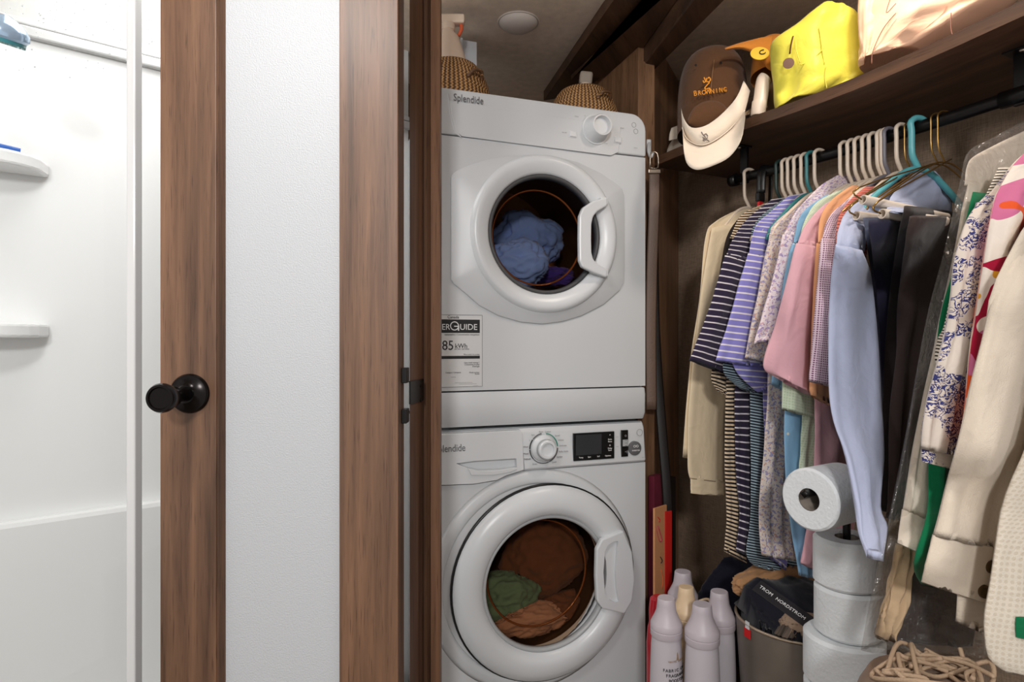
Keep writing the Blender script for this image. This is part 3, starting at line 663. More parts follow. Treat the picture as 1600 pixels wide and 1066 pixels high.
for k in range(3): mtext('strip_print', '---', 0.007, 976, 687.5+4*k, BINK, bs, -0.0081)
x, z = wp(991.5, 700.5)
bd = lathe('round_badge', [(0.0195, 0.0), (0.0195, 0.007), (0.0185, 0.0075), (0.001, 0.0075)], plain('badge_grey', srgb(98, 98, 100), 0.4), was, mm(x, 0, z) @ FR, 36)
mtext('badge_print', 'OO', 0.010, 991.5, 697, WINK, bd, -0.0078); mtext('badge_print', 'INVERTER', 0.0055, 991.5, 703.5, WINK, bd, -0.0078)
x, z = wp(1000, 676)
ring('feature_icon', [(0.0085, 0.0025), (0.0095, 0.0025), (0.0095, 0.002), (0.0085, 0.002)], x, z+0.0, LINK, was, 24)
for px, py in ((963, 682), (963, 697), (1003, 714)): mtext('panel_marking', '---', 0.008, px, py, LINK, was, -0.0062)

# laundry in the drums
def crumple(name, loc, scale, mat, label, cat, seed=0, amp=0.35, freq=2.2, rz=0.0, group=None):
    bm = bmesh.new(); bmesh.ops.create_icosphere(bm, subdivisions=5, radius=1.0)
    for v in bm.verts:
        p = v.co*freq + Vector((seed*3.1, seed*1.7, seed)); d = noise.noise(p)*0.6 + (1-abs(noise.noise(p*1.9))*2)*0.35 + (1-abs(noise.noise(p*4.1+Vector((5, 0, 0))))*2)*0.12
        v.co = v.co*(1+amp*d)
        v.co = Vector((v.co.x*scale[0], v.co.y*scale[1], v.co.z*scale[2]))
    uvl = bm.loops.layers.uv.new('UVMap')
    for f in bm.faces:
        f.smooth = True
        for l in f.loops: l[uvl].uv = (l.vert.co.x, l.vert.co.z)
    me = bpy.data.meshes.new(name); bm.to_mesh(me); bm.free()
    o = link(name, me, mat, None, Matrix.Translation(loc) @ Matrix.Rotation(rz, 4, 'Z'))
    return tag(o, label, cat, group)
from mathutils.bvhtree import BVHTree
def world_bvh(o):
    m = WM(o); return BVHTree.FromPolygons([m @ v.co for v in o.data.vertices], [tuple(q_.vertices) for q_ in o.data.polygons])
def inside(p, bv):
    c = 0; q2 = p.copy(); d = Vector((0.371, 0.211, 0.904))
    for _ in range(10):
        h = bv.ray_cast(q2, d)
        if h[0] is None: break
        c += 1; q2 = h[0]+d*1e-5
    return c % 2 == 1
def expel(o, others, gap=0.003, way=None, rounds=2):  # press o against the others instead of letting it pass through them
    m = WM(o); mi = m.inverted(); bvs = [world_bvh(x_) for x_ in others]
    for _ in range(rounds):
        for v in o.data.vertices:
            p = m @ v.co
            for bv in bvs:
                if way is not None:
                    h = bv.ray_cast(p+way*0.4, -way, 0.4)
                    if h[0] is not None: p = h[0]+way*gap
                elif bv.find_nearest(p, 0.12)[0] is not None and inside(p, bv):
                    l_, n_, _i, _d = bv.find_nearest(p); p = l_+n_*gap
            v.co = mi @ p
    o.data.update(); return o
def in_drum(o, cx, cz, rmax=0.229):
    m = WM(o); mi = m.inverted(); mwi = MW.inverted()
    for v in o.data.vertices:
        p = mwi @ (m @ v.co); dx, dz = p.x-cx, p.z-cz; rr_ = math.hypot(dx, dz)
        if rr_ > rmax: p.x, p.z = cx+dx*rmax/rr_, cz+dz*rmax/rr_
        p.y = min(max(p.y, 0.098), 0.40); v.co = mi @ (MW @ p)
    o.data.update()
def mpt(px, py, y):
    p = on_plane(px, py, MO + MY*y, MX); return p
FB = fabric('periwinkle_cloth', srgb(120, 165, 255)); FBV = fabric('violet_cloth', srgb(70, 60, 170)); FBN = fabric('navy_cloth', srgb(30, 40, 70))
l_b1 = crumple('blue_shirt', mpt(825, 375, 0.27), (0.095, 0.045, 0.075), FB, 'crumpled light blue shirt inside the dryer drum', 'laundry', 1, 0.5, 1.6, MROT)
l_b2 = crumple('blue_shirt', mpt(808, 412, 0.15), (0.09, 0.034, 0.06), FB, 'folded pale blue cloth at the bottom of the dryer drum', 'laundry', 4, 0.5, 1.5, MROT)
l_v = crumple('violet_shirt', mpt(850, 432, 0.27), (0.09, 0.05, 0.03), FBV, 'violet garment lying lowest in the dryer drum', 'laundry', 3, 0.4, 2.2, MROT)
FT = fabric('brown_towel', srgb(112, 78, 60), weave=0.9); FG = fabric('sage_green_cloth', srgb(104, 138, 118)); FP = fabric('beige_pink_cloth', srgb(176, 140, 120))
l_t = crumple('bath_towel', mpt(850, 872, 0.20), (0.115, 0.07, 0.10), FT, 'brown terry towel inside the washer drum', 'towel', 6, 0.35, 1.3, MROT)
l_g = crumple('green_shirt', mpt(786, 930, 0.16), (0.08, 0.05, 0.06), FG, 'sage green garment inside the washer drum', 'laundry', 8, 0.5, 1.6, MROT)
l_p = crumple('beige_shirt', mpt(822, 968, 0.15), (0.10, 0.05, 0.04), FP, 'beige pink garment at the bottom of the washer drum', 'laundry', 9, 0.45, 1.8, MROT)
l_c = crumple('brown_cloth', mpt(880, 955, 0.17), (0.08, 0.05, 0.05), FT, 'dark brown cloth beside the beige garment in the washer drum', 'laundry', 12, 0.45, 1.7, MROT)

OUT = Vector((-MY.x, -MY.y, 0))
for o_ in (l_b1, l_b2, l_v): in_drum(o_, M_(846, 372)[0], DZ)
for o_ in (l_t, l_g, l_p, l_c): in_drum(o_, WX, WZ)
expel(l_b1, [l_v], 0.002, Vector((0, 0, 1))); expel(l_b2, [l_v, l_b1], 0.002, OUT)
expel(l_c, [l_t], 0.002, OUT); expel(l_g, [l_t, l_c], 0.002, OUT); expel(l_p, [l_t, l_c, l_g], 0.002, OUT)

# ------------------------------------------------------------------ on top of the dryer
def basket(px, py, y, r, h, label):
    p = mpt(px, py, y); root = thing('wicker_basket', (p.x, p.y, z_top-0.001), label, 'basket')
    prof = []; nc = 9
    for k in range(nc*4+1):
        s = k/(nc*4); rad = r*(0.97+0.03*math.sin(math.pi*min(1, s*2.5)) - 0.36*s**2.6) + 0.0028*abs(math.sin(math.pi*s*nc)); prof.append((rad, s*h))
    prof += [(r*0.58, h*1.0), (r*0.62, h*0.9), (r*0.78, h*0.5), (r*0.80, 0.012), (0.001, 0.010)]
    m = bpy.data.materials.get('wicker')
    if not m:
        m, nt, b = new_mat('wicker'); L = nt.links.new; b.inputs['Roughness'].default_value = 0.6
        tc = N(nt, 'ShaderNodeTexCoord'); sp_ = N(nt, 'ShaderNodeSeparateXYZ'); L(tc.outputs['Object'], sp_.inputs[0])
        at = N(nt, 'ShaderNodeMath', operation='ARCTAN2'); L(sp_.outputs[1], at.inputs[0]); L(sp_.outputs[0], at.inputs[1])
        m1 = N(nt, 'ShaderNodeMath', operation='MULTIPLY'); L(at.outputs[0], m1.inputs[0]); m1.inputs[1].default_value = 56
        zz = N(nt, 'ShaderNodeMath', operation='MULTIPLY'); L(sp_.outputs[2], zz.inputs[0]); zz.inputs[1].default_value = 520
        pp = N(nt, 'ShaderNodeMath', operation='PINGPONG'); L(zz.outputs[0], pp.inputs[0]); pp.inputs[1].default_value = 2.2
        ad = N(nt, 'ShaderNodeMath', operation='ADD'); L(m1.outputs[0], ad.inputs[0]); L(pp.outputs[0], ad.inputs[1])
        sn = N(nt, 'ShaderNodeMath', operation='SINE'); L(ad.outputs[0], sn.inputs[0])
        cr = N(nt, 'ShaderNodeValToRGB'); cr.color_ramp.elements[0].position = 0.25; cr.color_ramp.elements[1].position = 0.75
        cr.color_ramp.elements[0].color = srgb(92, 62, 38); cr.color_ramp.elements[1].color = srgb(190, 145, 92)
        mr = N(nt, 'ShaderNodeMapRange'); mr.inputs[1].default_value = -1; L(sn.outputs[0], mr.inputs[0]); L(mr.outputs[0], cr.inputs[0]); L(cr.outputs[0], b.inputs['Base Color'])
        bp = N(nt, 'ShaderNodeBump'); bp.inputs['Strength'].default_value = 0.8; bp.inputs['Distance'].default_value = 0.003; L(mr.outputs[0], bp.inputs['Height']); L(bp.outputs[0], b.inputs['Normal'])
    mw = Matrix.Translation((p.x, p.y, z_top-0.001))
    lathe('basket_wall', prof, m, root, mw, 72, True, False)
    lathe('basket_base', [(r*0.78, 0.0), (r*0.86, 0.003), (r*0.86, 0.010), (0.001, 0.011)], plain('cane', srgb(150, 100, 45), 0.5) if not bpy.data.materials.get('cane') else bpy.data.materials['cane'], root, mw, 40, True, False)
    d = (Vector((0, 0)) - Vector((p.x, p.y))).normalized(); d = Matrix.Rotation(R(38), 2) @ d
    c = Vector((p.x+d.x*r*0.93, p.y+d.y*r*0.93, z_top+h*0.5))
    tube('handle_loop', [c+Vector((-d.y*0.022, d.x*0.022, 0.0)), c+Vector((-d.y*0.012, d.x*0.012, 0.012))+Vector((d.x, d.y, 0))*0.012, c+Vector((d.y*0.012, -d.x*0.012, 0.010))+Vector((d.x, d.y, 0))*0.012, c+Vector((d.y*0.024, -d.x*0.024, -0.006))], 0.0045, bpy.data.materials['wicker'], root, 8, 5)
    return root, p
bk1, bp1 = basket(705, 110, 0.13, 0.108, 0.115, 'round coiled wicker basket holding a spray bottle on the dryer')
bk2, bp2 = basket(911, 150, 0.125, 0.102, 0.098, 'round coiled wicker basket holding a grey capped bottle on the dryer')
c = Vector((bp1.x-0.008, bp1.y, z_top+0.03)); mw = Matrix.Translation(c)
CREAM_P = plain('cream_plastic', srgb(226, 205, 186), 0.4)
sb = thing('spray_bottle', c, 'cream trigger spray bottle standing in the wicker basket', 'bottle')
lathe('bottle_body', [(0.05, 0), (0.052, 0.01), (0.052, 0.09), (0.044, 0.12), (0.030, 0.165), (0.018, 0.178), (0.016, 0.19)], CREAM_P, sb, mw, 32)
lathe('collar', [(0.019, 0.184), (0.019, 0.202)], CREAM_P, sb, mw, 24)
box('trigger_head', (-0.02, -0.014, 0.20), (0.045, 0.014, 0.225), CREAM_P, sb, 0.005, mw)
tube('trigger', [c+Vector((0.034, 0, 0.205)), c+Vector((0.036, 0, 0.188)), c+Vector((0.028, 0, 0.170))], 0.005, plain('orange_plastic', srgb(215, 95, 55), 0.4), sb, 8, 4)
bx = mpt(733, 90, 0.25)
sb2 = thing('storage_box', (bx.x, bx.y, z_top-0.003), 'pale grey narrow box standing behind the wicker basket on the dryer', 'box', rz=MROT)
mwb = Matrix.Translation((bx.x, bx.y, z_top-0.003)) @ Matrix.Rotation(MROT, 4, 'Z')
box('box_body', (-0.024, 0, 0), (0.024, 0.10, min(P(0, 62, bx.y).z, 1.995)-z_top), plain('pale_grey_card', srgb(178, 180, 186), 0.5), sb2, 0.0015, mwb)
box('box_flap', (-0.026, -0.002, 0), (-0.0195, 0.10, min(P(0, 60, bx.y).z, 1.997)-z_top), plain('pale_grey_card_edge', srgb(200, 202, 206), 0.5), sb2, 0.001, mwb)
c = Vector((bp2.x+0.002, bp2.y+0.01, z_top+0.062))
gb = thing('pump_bottle', c, 'small bottle with taupe grey cap standing in the wicker basket', 'bottle')
mw = Matrix.Translation(c) @ Matrix.Rotation(R(6), 4, 'Y')
lathe('bottle_body', [(0.022, 0), (0.023, 0.004), (0.023, 0.05), (0.016, 0.062)], CREAM_P, gb, mw, 24)
box('bottle_cap', (-0.020, -0.014, 0.060), (0.018, 0.014, 0.098), plain('taupe_plastic', srgb(150, 138, 126), 0.45), gb, 0.007, mw)
# ceiling dome light
p = P(810, 37, 0.905*F/(CY-37)); dm = thing('ceiling_light', (p.x, p.y, 2.0), 'unlit round white dome on the ceiling above the dryer', 'ceiling light')
mw = Matrix.Translation((p.x, p.y, 2.0))
lathe('dome', [(0.001, -0.022), (0.02, -0.021), (0.04, -0.017), (0.053, -0.008), (0.056, 0.0)], plain('dome_white', srgb(205, 196, 190), 0.4), dm, mw, 40)
lathe('base_ring', [(0.058, -0.003), (0.060, 0.0)], plain('dome_ring', srgb(190, 180, 172), 0.5), dm, mw, 40)
pk = thing('closet_puck_light', (0.66, 1.08, 2.0), 'small round closet lamp fixed to the ceiling', 'ceiling light')
lathe('puck_body', [(0.05, -0.015), (0.055, 0.0)], WHITE2, pk, Matrix.Translation((0.66, 1.08, 2.0)), 32)

# ------------------------------------------------------------------ closet shelf, rod
HS = 0.52
sf0 = Vector(q(1165, 201, HS)); sf1 = Vector(q(1600, 23, HS)); sd = (sf1-sf0).normalized(); sn = Vector((-sd.y, sd.x))   # sn -> towards the wall
if sn.x < 0: sn = -sn
def shelf_pts(n=24):
    pass
L0, L1 = -0.36, 1.3; SHZ = CAMZ+HS
def sag(t): s = (t-0.0)/0.58; return -0.012*max(0.0, 1-(2*s-1)**2)
v = []; f = []; ns = 26
for i in range(ns+1):
    t = L0+(L1-L0)*i/ns; a = sf0+sd*t
    # back edge: meet wall_right
    tt = ((Vector(WR0)-a).dot(Vector((0.866, 0.5))))/(sn.dot(Vector((0.866, 0.5))))
    b = a+sn*(tt-0.001); z = SHZ+sag(t)
    v += [(a.x, a.y, z), (b.x, b.y, z), (b.x, b.y, z+0.025), (a.x, a.y, z+0.025)]
for i in range(ns):
    for k in range(4): f.append((i*4+k, i*4+(k+1) % 4, i*4+4+(k+1) % 4, i*4+4+k))
f += [(3, 2, 1, 0), (ns*4, ns*4+1, ns*4+2, ns*4+3)]
W_SHELF = wood('shelf_walnut', srgb(50, 33, 23), srgb(100, 70, 50), (45, 3, 45), 0.5, math.atan2(-sd.x, sd.y)*-1)
sme = mesh('closet_shelf', v, f); bm = bmesh.new(); bm.from_mesh(sme); bmesh.ops.recalc_face_normals(bm, faces=bm.faces[:]); bm.to_mesh(sme); bm.free()
tag(link('closet_shelf', sme, W_SHELF), 'long dark walnut closet shelf sagging under hats and bags', 'shelf')
STOP = SHZ+0.025
HR = 0.845*HS
r0 = Vector(q(1163, 277, HR)); r1 = Vector(q(1600, 147, HR)); rd = (r1-r0).normalized(); RU = Vector((-rd.y, rd.x))
if RU.x < 0: RU = -RU
RODZ = CAMZ+HR
def rodpt(px):
    k = (px-CX)/F; t = (k*r0.y-r0.x)/(rd.x-k*rd.y); return r0+rd*t, t
def rod3(t): a = r0+rd*t; return Vector((a.x, a.y, RODZ+sag(t)*0.5))
rod = thing('closet_rod', rod3(-0.02), 'black metal clothes rod hung under the shelf', 'clothes rod')
tube('rod_tube', [rod3(-0.03+0.05*k) for k in range(28)], 0.0125, BLKMET, rod, 16)
tube('rod_sleeve', [rod3(0.585), rod3(0.68)], 0.0155, BLKMET, rod, 16)
for t in (0.0, 0.625):
    a = rod3(t); w = 0.012 if t == 0 else 0.02; sg = sag((Vector((a.x, a.y))-sf0).dot(sd))
    br = prism('rod_bracket', [tuple((Vector((a.x, a.y))+rd*sx*w+RU*sy)) for sx, sy in ((-1, -0.004), (1, -0.004), (1, 0.004), (-1, 0.004))], a.z-0.018, SHZ+sg+0.0, BLKMET, rod, 0.001)
    fl = prism('bracket_flange', [tuple((Vector((a.x, a.y))+rd*sx*w*1.3+RU*sy)) for sx, sy in ((-1, -0.03), (1, -0.03), (1, 0.012), (-1, 0.012))], SHZ+sg-0.004, SHZ+sg+0.0, BLKMET, br, 0.0005)
    c = Vector((a.x, a.y))+RU*-0.018; lathe('screw_head', [(0.004, -0.0065), (0.0055, -0.003)], CHROME, br, Matrix.Translation((c.x, c.y, SHZ+sg)), 12)
tube('rod_end_cap', [rod3(-0.045), rod3(-0.025)], 0.017, BLKMET, rod, 16)

# ------------------------------------------------------------------ cloth builder
def cloth(name, rows, p0, d, thick, mat, parent, folds=3, amp=0.006, seed=0, off=0.0, nrow=28, nr=36, lean=0.0, taper=True):
    """rows: (xl, yl, xr, yr) pixels, projected on the upright plane through p0 with direction d; lofted with real thickness"""
    dv = Vector((d[0], d[1])).normalized(); nrm = Vector((dv.y, -dv.x))
    if nrm.y > 0: nrm = -nrm
    o2 = Vector((p0[0], p0[1])) + nrm*off
    lo = [o2 + nrm*lean*i/(len(rows)-1) for i in range(len(rows))]
    Ls = [on_plane(rw[0], rw[1], lo[i], dv) for i, rw in enumerate(rows)]; Rs = [on_plane(rw[2], rw[3], lo[i], dv) for i, rw in enumerate(rows)]
    k = max(2, int(round(nrow/(len(rows)-1))))
    Ls = catmull(Ls, k); Rs = catmull(Rs, k); m = len(Ls); n3 = Vector((nrm.x, nrm.y, 0))
    v = []; f = []; uv = []; ln = 0.0
    for i in range(m):
        c = (Ls[i]+Rs[i])/2; h = (Rs[i]-Ls[i])/2
        if i: ln += (c-(Ls[i-1]+Rs[i-1])/2).length
        s = i/(m-1)
        th = thick*(min(1.0, 0.35+s*6) if taper else 1.0); w = 2*h.length
        for j in range(nr):
            a = 2*math.pi*j/nr; ca, sa = math.cos(a), math.sin(a)
            e = 0.75
            x = math.copysign(abs(ca)**e, ca); y = math.copysign(abs(sa)**0.9, sa)
            fo = amp*min(1, 0.25+s*1.3)*(math.sin(2*math.pi*(folds*(x*0.5+0.5)) + seed*1.7 + 1.5*math.sin(s*2.1+seed)) + 0.5*math.sin(2*math.pi*folds*2.3*(x*0.5+0.5)+seed*3.1+s*4.0)) * (1-abs(x)**4)
            fo += noise.noise(Vector((x*2.1+seed, s*7.0, y+seed*2)))*amp*0.9
            p = c + h*x + n3*(th*y + fo); v.append(p); uv.append((x*w*0.5+(0 if sa >= 0 else 0.37), ln))
    for i in range(m-1):
        for j in range(nr):
            jj = (j+1) % nr; f.append((i*nr+j, i*nr+jj, (i+1)*nr+jj, (i+1)*nr+j))
    # turned-in hem
    c = sum((v[(m-1)*nr+j] for j in range(nr)), Vector())/nr; b0 = len(v)
    for j in range(nr):
        p = v[(m-1)*nr+j]; v.append(c+(p-c)*0.86+Vector((0, 0, 0.012))); uv.append((uv[(m-1)*nr+j][0], ln-0.01))
    for j in range(nr): f.append(((m-1)*nr+j, (m-1)*nr+(j+1) % nr, b0+(j+1) % nr, b0+j))
    f.append(tuple(range(b0, b0+nr))[::-1]); f.append(tuple(range(nr)))
    me = mesh(name, v, f); ul = me.uv_layers.new(name='UVMap')
    for lp in me.loops: ul.data[lp.index].uv = uv[lp.vertex_index]
    bm = bmesh.new(); bm.from_mesh(me); bmesh.ops.recalc_face_normals(bm, faces=bm.faces[:]); bm.to_mesh(me); bm.free()
    return link(name, me, mat, parent, None, True)
import numpy as np
HU0, HZ0, HC = -0.95, 0.25, 0.006
HF = np.full((250, 250), -9.0)                        # front-most cloth so far along the rod, seen over (across, height)
RD2 = np.array((rd.x, rd.y)); RU2 = np.array((RU.x, RU.y)); R02 = np.array((r0.x, r0.y)); CAM3 = np.array((0, 0, CAMZ))
def co_of(me):
    a = np.empty(len(me.vertices)*3); me.vertices.foreach_get('co', a); return a.reshape(-1, 3)
def unz(p): q2 = p[..., :2]-R02; return q2 @ RU2, q2 @ RD2, p[..., 2]
def cell(u, z): return np.clip(((u-HU0)/HC).astype(int), 0, 249), np.clip(((z-HZ0)/HC).astype(int), 0, 249)
def raster(p, nr, want):                              # dense samples of a lofted ring grid
    m = len(p)//nr; g = p[:m*nr].reshape(m, nr, 3); g = np.concatenate([g, g[:, :1]], 1)
    def up(a, ax, k=5):
        n = a.shape[ax]; t = np.linspace(0, n-1, (n-1)*k+1); i = np.minimum(t.astype(int), n-2); w = t-i
        sh = [1, 1, 1]; sh[ax] = -1; w = w.reshape(sh); return np.take(a, i, ax)*(1-w)+np.take(a, i+1, ax)*w
    g = up(up(g, 0), 1).reshape(-1, 3); u, n, z = unz(g); i, j = cell(u, z)
    h = np.full((250, 250), -9.0 if want > 0 else 9.0)
    (np.maximum if want > 0 else np.minimum).at(h, (i, j), n); return h
def grow(h, k, f):
    for _ in range(k):
        o_ = h.copy()
        for ax in (0, 1):
            for d_ in (-1, 1): o_ = f(o_, np.roll(h, d_, ax))
        h = o_
    return h
def along_ray(p, dn):                                 # move by dn along the rod while staying on the sight line of its photo pixel
    v = p-CAM3; k = dn/(v[:, :2] @ RD2); return CAM3+v*(1+k)[:, None]
def settle(obs, nr=36, gap=0.003, limit=None):
    H = grow(HF, 1, np.maximum) if limit is None else limit
    for ob in obs:
        p = co_of(ob.data)
        for it in range(6):
            bk = grow(raster(p, nr, -1), 2, np.minimum)
            need = np.where((bk < 8) & (H > -8), np.maximum(0, H+gap-bk), 0)
            if need.max() < 2e-4: break
            sm_ = grow(need, 4, np.maximum)
            for _ in range(9): sm_ = (sm_+np.roll(sm_, 1, 0)+np.roll(sm_, -1, 0)+np.roll(sm_, 1, 1)+np.roll(sm_, -1, 1))/5
            u, n, z = unz(p); fu = np.clip((u-HU0)/HC-0.5, 0, 248.9); fz_ = np.clip((z-HZ0)/HC-0.5, 0, 248.9); i = fu.astype(int); j = fz_.astype(int); a_, b_ = fu-i, fz_-j
            p = along_ray(p, (sm_[i, j]*(1-a_)+sm_[i+1, j]*a_)*(1-b_)+(sm_[i, j+1]*(1-a_)+sm_[i+1, j+1]*a_)*b_)
        ob.data.vertices.foreach_set('co', p.ravel()); ob.data.update()
    return obs
def register(obs, nr=36):
    global HF
    for ob in obs: HF = np.maximum(HF, raster(co_of(ob.data), nr, 1))
LATE = []; SHIFT = {}; SNAP = {}
def garment(name, hook, label, cat, pieces, ang=0.0, group=None, gap=0.003, stack=True):
    rp, t = rodpt(hook); d = Matrix.Rotation(R(ang), 2) @ RU
    root = thing(name, (rp.x, rp.y, RODZ-0.12), label, cat, group)
    obs_ = []
    for k, pc in enumerate(pieces):
        pn, rows, th, mat, kw = pc
        kw = dict(kw); late = kw.pop('late', False)
        kw['amp'] = kw.get('amp', 0.006)*0.55; kw['off'] = kw.get('off', 0.0)*0.4
        ob = cloth(pn, rows, rp, d, min(th*0.40, 0.0052) if pn == 'shoulder' else th*0.40, mat, root, seed=hook*0.13+k, **kw)
        if late: LATE.append(ob)
        else: obs_.append(ob)
    SNAP[name] = HF.copy()
    if stack: settle(obs_, gap=gap); register(obs_)
    q2 = co_of(obs_[0].data); u_, n_, z_ = unz(q2); kx_ = d.dot(rd)/d.dot(RU); sel = (u_ > -0.14) & (u_ < 0.05) & (z_ > RODZ-0.24)
    if sel.any(): SHIFT[hook] = float(np.median(n_[sel]-(t+u_[sel]*kx_)))
    return root, rp, d
K = dict
CREAM = fabric('cream_knit', srgb(222, 203, 172), weave=0.5)
BLKF = fabric('black_cloth', srgb(38, 30, 28))
STR_CB = fabric('cream_black_stripe', srgb(30, 25, 28), 'stripe', srgb(214, 190, 160), p=0.0095, duty=0.5)
STR_NV = fabric('navy_white_stripe', srgb(44, 36, 58), 'stripe', srgb(215, 208, 212), p=0.0158, duty=0.2)
STR_NV2 = fabric('navy_white_fine_stripe', srgb(40, 33, 52), 'stripe', srgb(205, 198, 205), p=0.017, duty=0.2)
STR_BL = fabric('periwinkle_white_stripe', srgb(132, 128, 196), 'stripe', srgb(222, 216, 222), p=0.0155, duty=0.24)
STR_TL = fabric('navy_aqua_stripe', srgb(32, 34, 46), 'stripe', srgb(150, 172, 182), p=0.0068, duty=0.45)
IVF = fabric('ivory_ditsy', srgb(214, 200, 190), 'ditsy', srgb(150, 145, 178), srgb(196, 150, 130), scale=150)
LVF = fabric('white_lavender_ditsy', srgb(226, 212, 216), 'ditsy', srgb(168, 150, 190), srgb(200, 165, 175), scale=140)
LBL = fabric('sky_blue_dot', srgb(130, 172, 205), 'dots', srgb(205, 205, 190), scale=45, duty=0.9)
LBL.node_tree.nodes['Math'].inputs[1].default_value = 0.14
MINT = fabric('mint_cloth', srgb(200, 212, 190), 'dots', srgb(180, 198, 170), scale=170, duty=0.1)
PINK = fabric('pink_pique', srgb(216, 168, 178), weave=0.5)
MAUVE = fabric('mauve_pink_cloth', srgb(186, 128, 140))
PEACH = fabric('peach_cloth', srgb(222, 162, 118)); CORAL = fabric('coral_cloth', srgb(214, 120, 104), 'stripe', srgb(120, 60, 60), p=0.008, duty=0.3)
DOTM = fabric('mauve_dot_pique', srgb(214, 192, 204), 'dots', srgb(112, 68, 100), scale=215, duty=0.05)
LTB = fabric('pale_blue_oxford', srgb(186, 194, 222), weave=0.4)
NAVY = fabric('navy_wool', srgb(44, 42, 62)); SLATE = fabric('slate_blue_cloth', srgb(92, 98, 118))
CHAR = fabric('charcoal_wool', srgb(78, 64, 60), 'heather', srgb(50, 40, 38)); CHAR2 = fabric('dark_charcoal_wool', srgb(52, 44, 44), 'heather', srgb(36, 30, 30))
WHT = fabric('white_linen', srgb(232, 220, 204), weave=0.5); WHT2 = fabric('off_white_linen', srgb(226, 212, 194), weave=0.7)
KNIT = fabric('cream_cable_knit', srgb(228, 218, 202), 'dots', srgb(214, 202, 184), scale=130, duty=0.0, weave=0.9)
GRN = fabric('emerald_green_cloth', srgb(10, 110, 70)); BWS = fabric('black_white_stripe', srgb(30, 28, 28), 'stripe', srgb(225, 215, 200), p=0.006, duty=0.6)
TOILE = fabric('blue_toile', srgb(226, 215, 204), 'toile', srgb(58, 62, 120)); FLOR = fabric('bright_floral', srgb(236, 224, 212), 'floral')
KRAFT = fabric('tan_paper', srgb(200, 172, 138)); BROWNF = fabric('dark_brown_cloth', srgb(58, 46, 42)); TANF = fabric('tan_fleece', srgb(168, 126, 88), weave=0.9)

garment('cream_sweater', 1172, 'cream long-sleeved sweater hanging at the end of the row next to the bare wall', 'sweater', [
    ('body', [(1160, 324, 1180, 322), (1118, 346, 1195, 340), (1102, 372, 1200, 380), (1092, 470, 1180, 470), (1078, 570, 1165, 570), (1066, 715, 1110, 722)], 0.012, CREAM, K(folds=2)),
    ('sleeve', [(1112, 356, 1165, 345), (1098, 440, 1150, 440), (1086, 540, 1142, 545), (1076, 640, 1133, 645), (1074, 720, 1131, 728), (1078, 748, 1132, 754)], 0.02, CREAM, K(folds=2, amp=0.004, off=0.022)),
    ('cuff', [(1079, 745, 1132, 750), (1079, 758, 1132, 763), (1079.5, 771, 1132, 776)], 0.017, CREAM, K(folds=3, amp=0.002, off=0.022, taper=False))])
garment('black_cardigan', 1222, 'black cardigan squeezed between cream sweater and striped shirts', 'cardigan', [
    ('body', [(1195, 318, 1225, 312), (1150, 345, 1240, 345), (1128, 400, 1240, 420), (1118, 500, 1235, 520), (1112, 590, 1230, 620)], 0.012, BLKF, K())])
garment('striped_jersey', 1230, 'cream and black striped long-sleeved jersey', 'shirt', [
    ('shoulder', [(1200, 316, 1238, 310), (1160, 335, 1240, 330), (1140, 372, 1235, 400)], 0.012, STR_CB, K(off=0.004)),
    ('sleeve', [(1136, 560, 1200, 560), (1134, 640, 1160, 640), (1133, 729, 1162, 729), (1136, 800, 1160, 806), (1133, 845, 1164, 858), (1132, 862, 1166, 880)], 0.018, STR_CB, K(folds=2, amp=0.004)),
    ('cuff', [(1112, 580, 1134, 582), (1112, 596, 1134, 604), (1122, 612, 1140, 622)], 0.01, STR_CB, K(amp=0.002))])
garment('navy_polo', 1239, 'dark navy polo shirt with thin white stripes', 'shirt', [
    ('shoulder', [(1205, 312, 1245, 306), (1168, 342, 1240, 340), (1146, 372, 1215, 380), (1134, 402, 1185, 418)], 0.014, STR_NV, K(amp=0.003)),
    ('sleeve', [(1133, 399, 1182, 414), (1120, 445, 1175, 458), (1102, 500, 1170, 512), (1077, 563, 1145, 588)], 0.024, STR_NV, K(folds=2, amp=0.004, off=0.006)),
    ('body', [(1150, 440, 1250, 440), (1150, 560, 1240, 570), (1148, 640, 1200, 640), (1150, 729, 1175, 735), (1156, 800, 1174, 805), (1150, 862, 1175, 872)], 0.014, STR_NV2, K(folds=3))])
garment('teal_striped_shirt', 1249, 'long shirt with fine navy and aqua stripes', 'shirt', [
    ('shoulder', [(1222, 312, 1252, 306), (1182, 345, 1250, 345), (1172, 380, 1245, 400)], 0.011, STR_TL, K(off=0.003)),
    ('sleeve', [(1130, 560, 1200, 570), (1132, 585, 1200, 600), (1155, 606, 1200, 625)], 0.015, STR_TL, K(amp=0.003)),
    ('body', [(1168, 560, 1250, 580), (1172, 640, 1225, 650), (1174, 740, 1215, 750), (1172, 820, 1235, 830), (1167, 868, 1250, 880), (1180, 885, 1248, 902)], 0.015, STR_TL, K(folds=3, amp=0.006))])
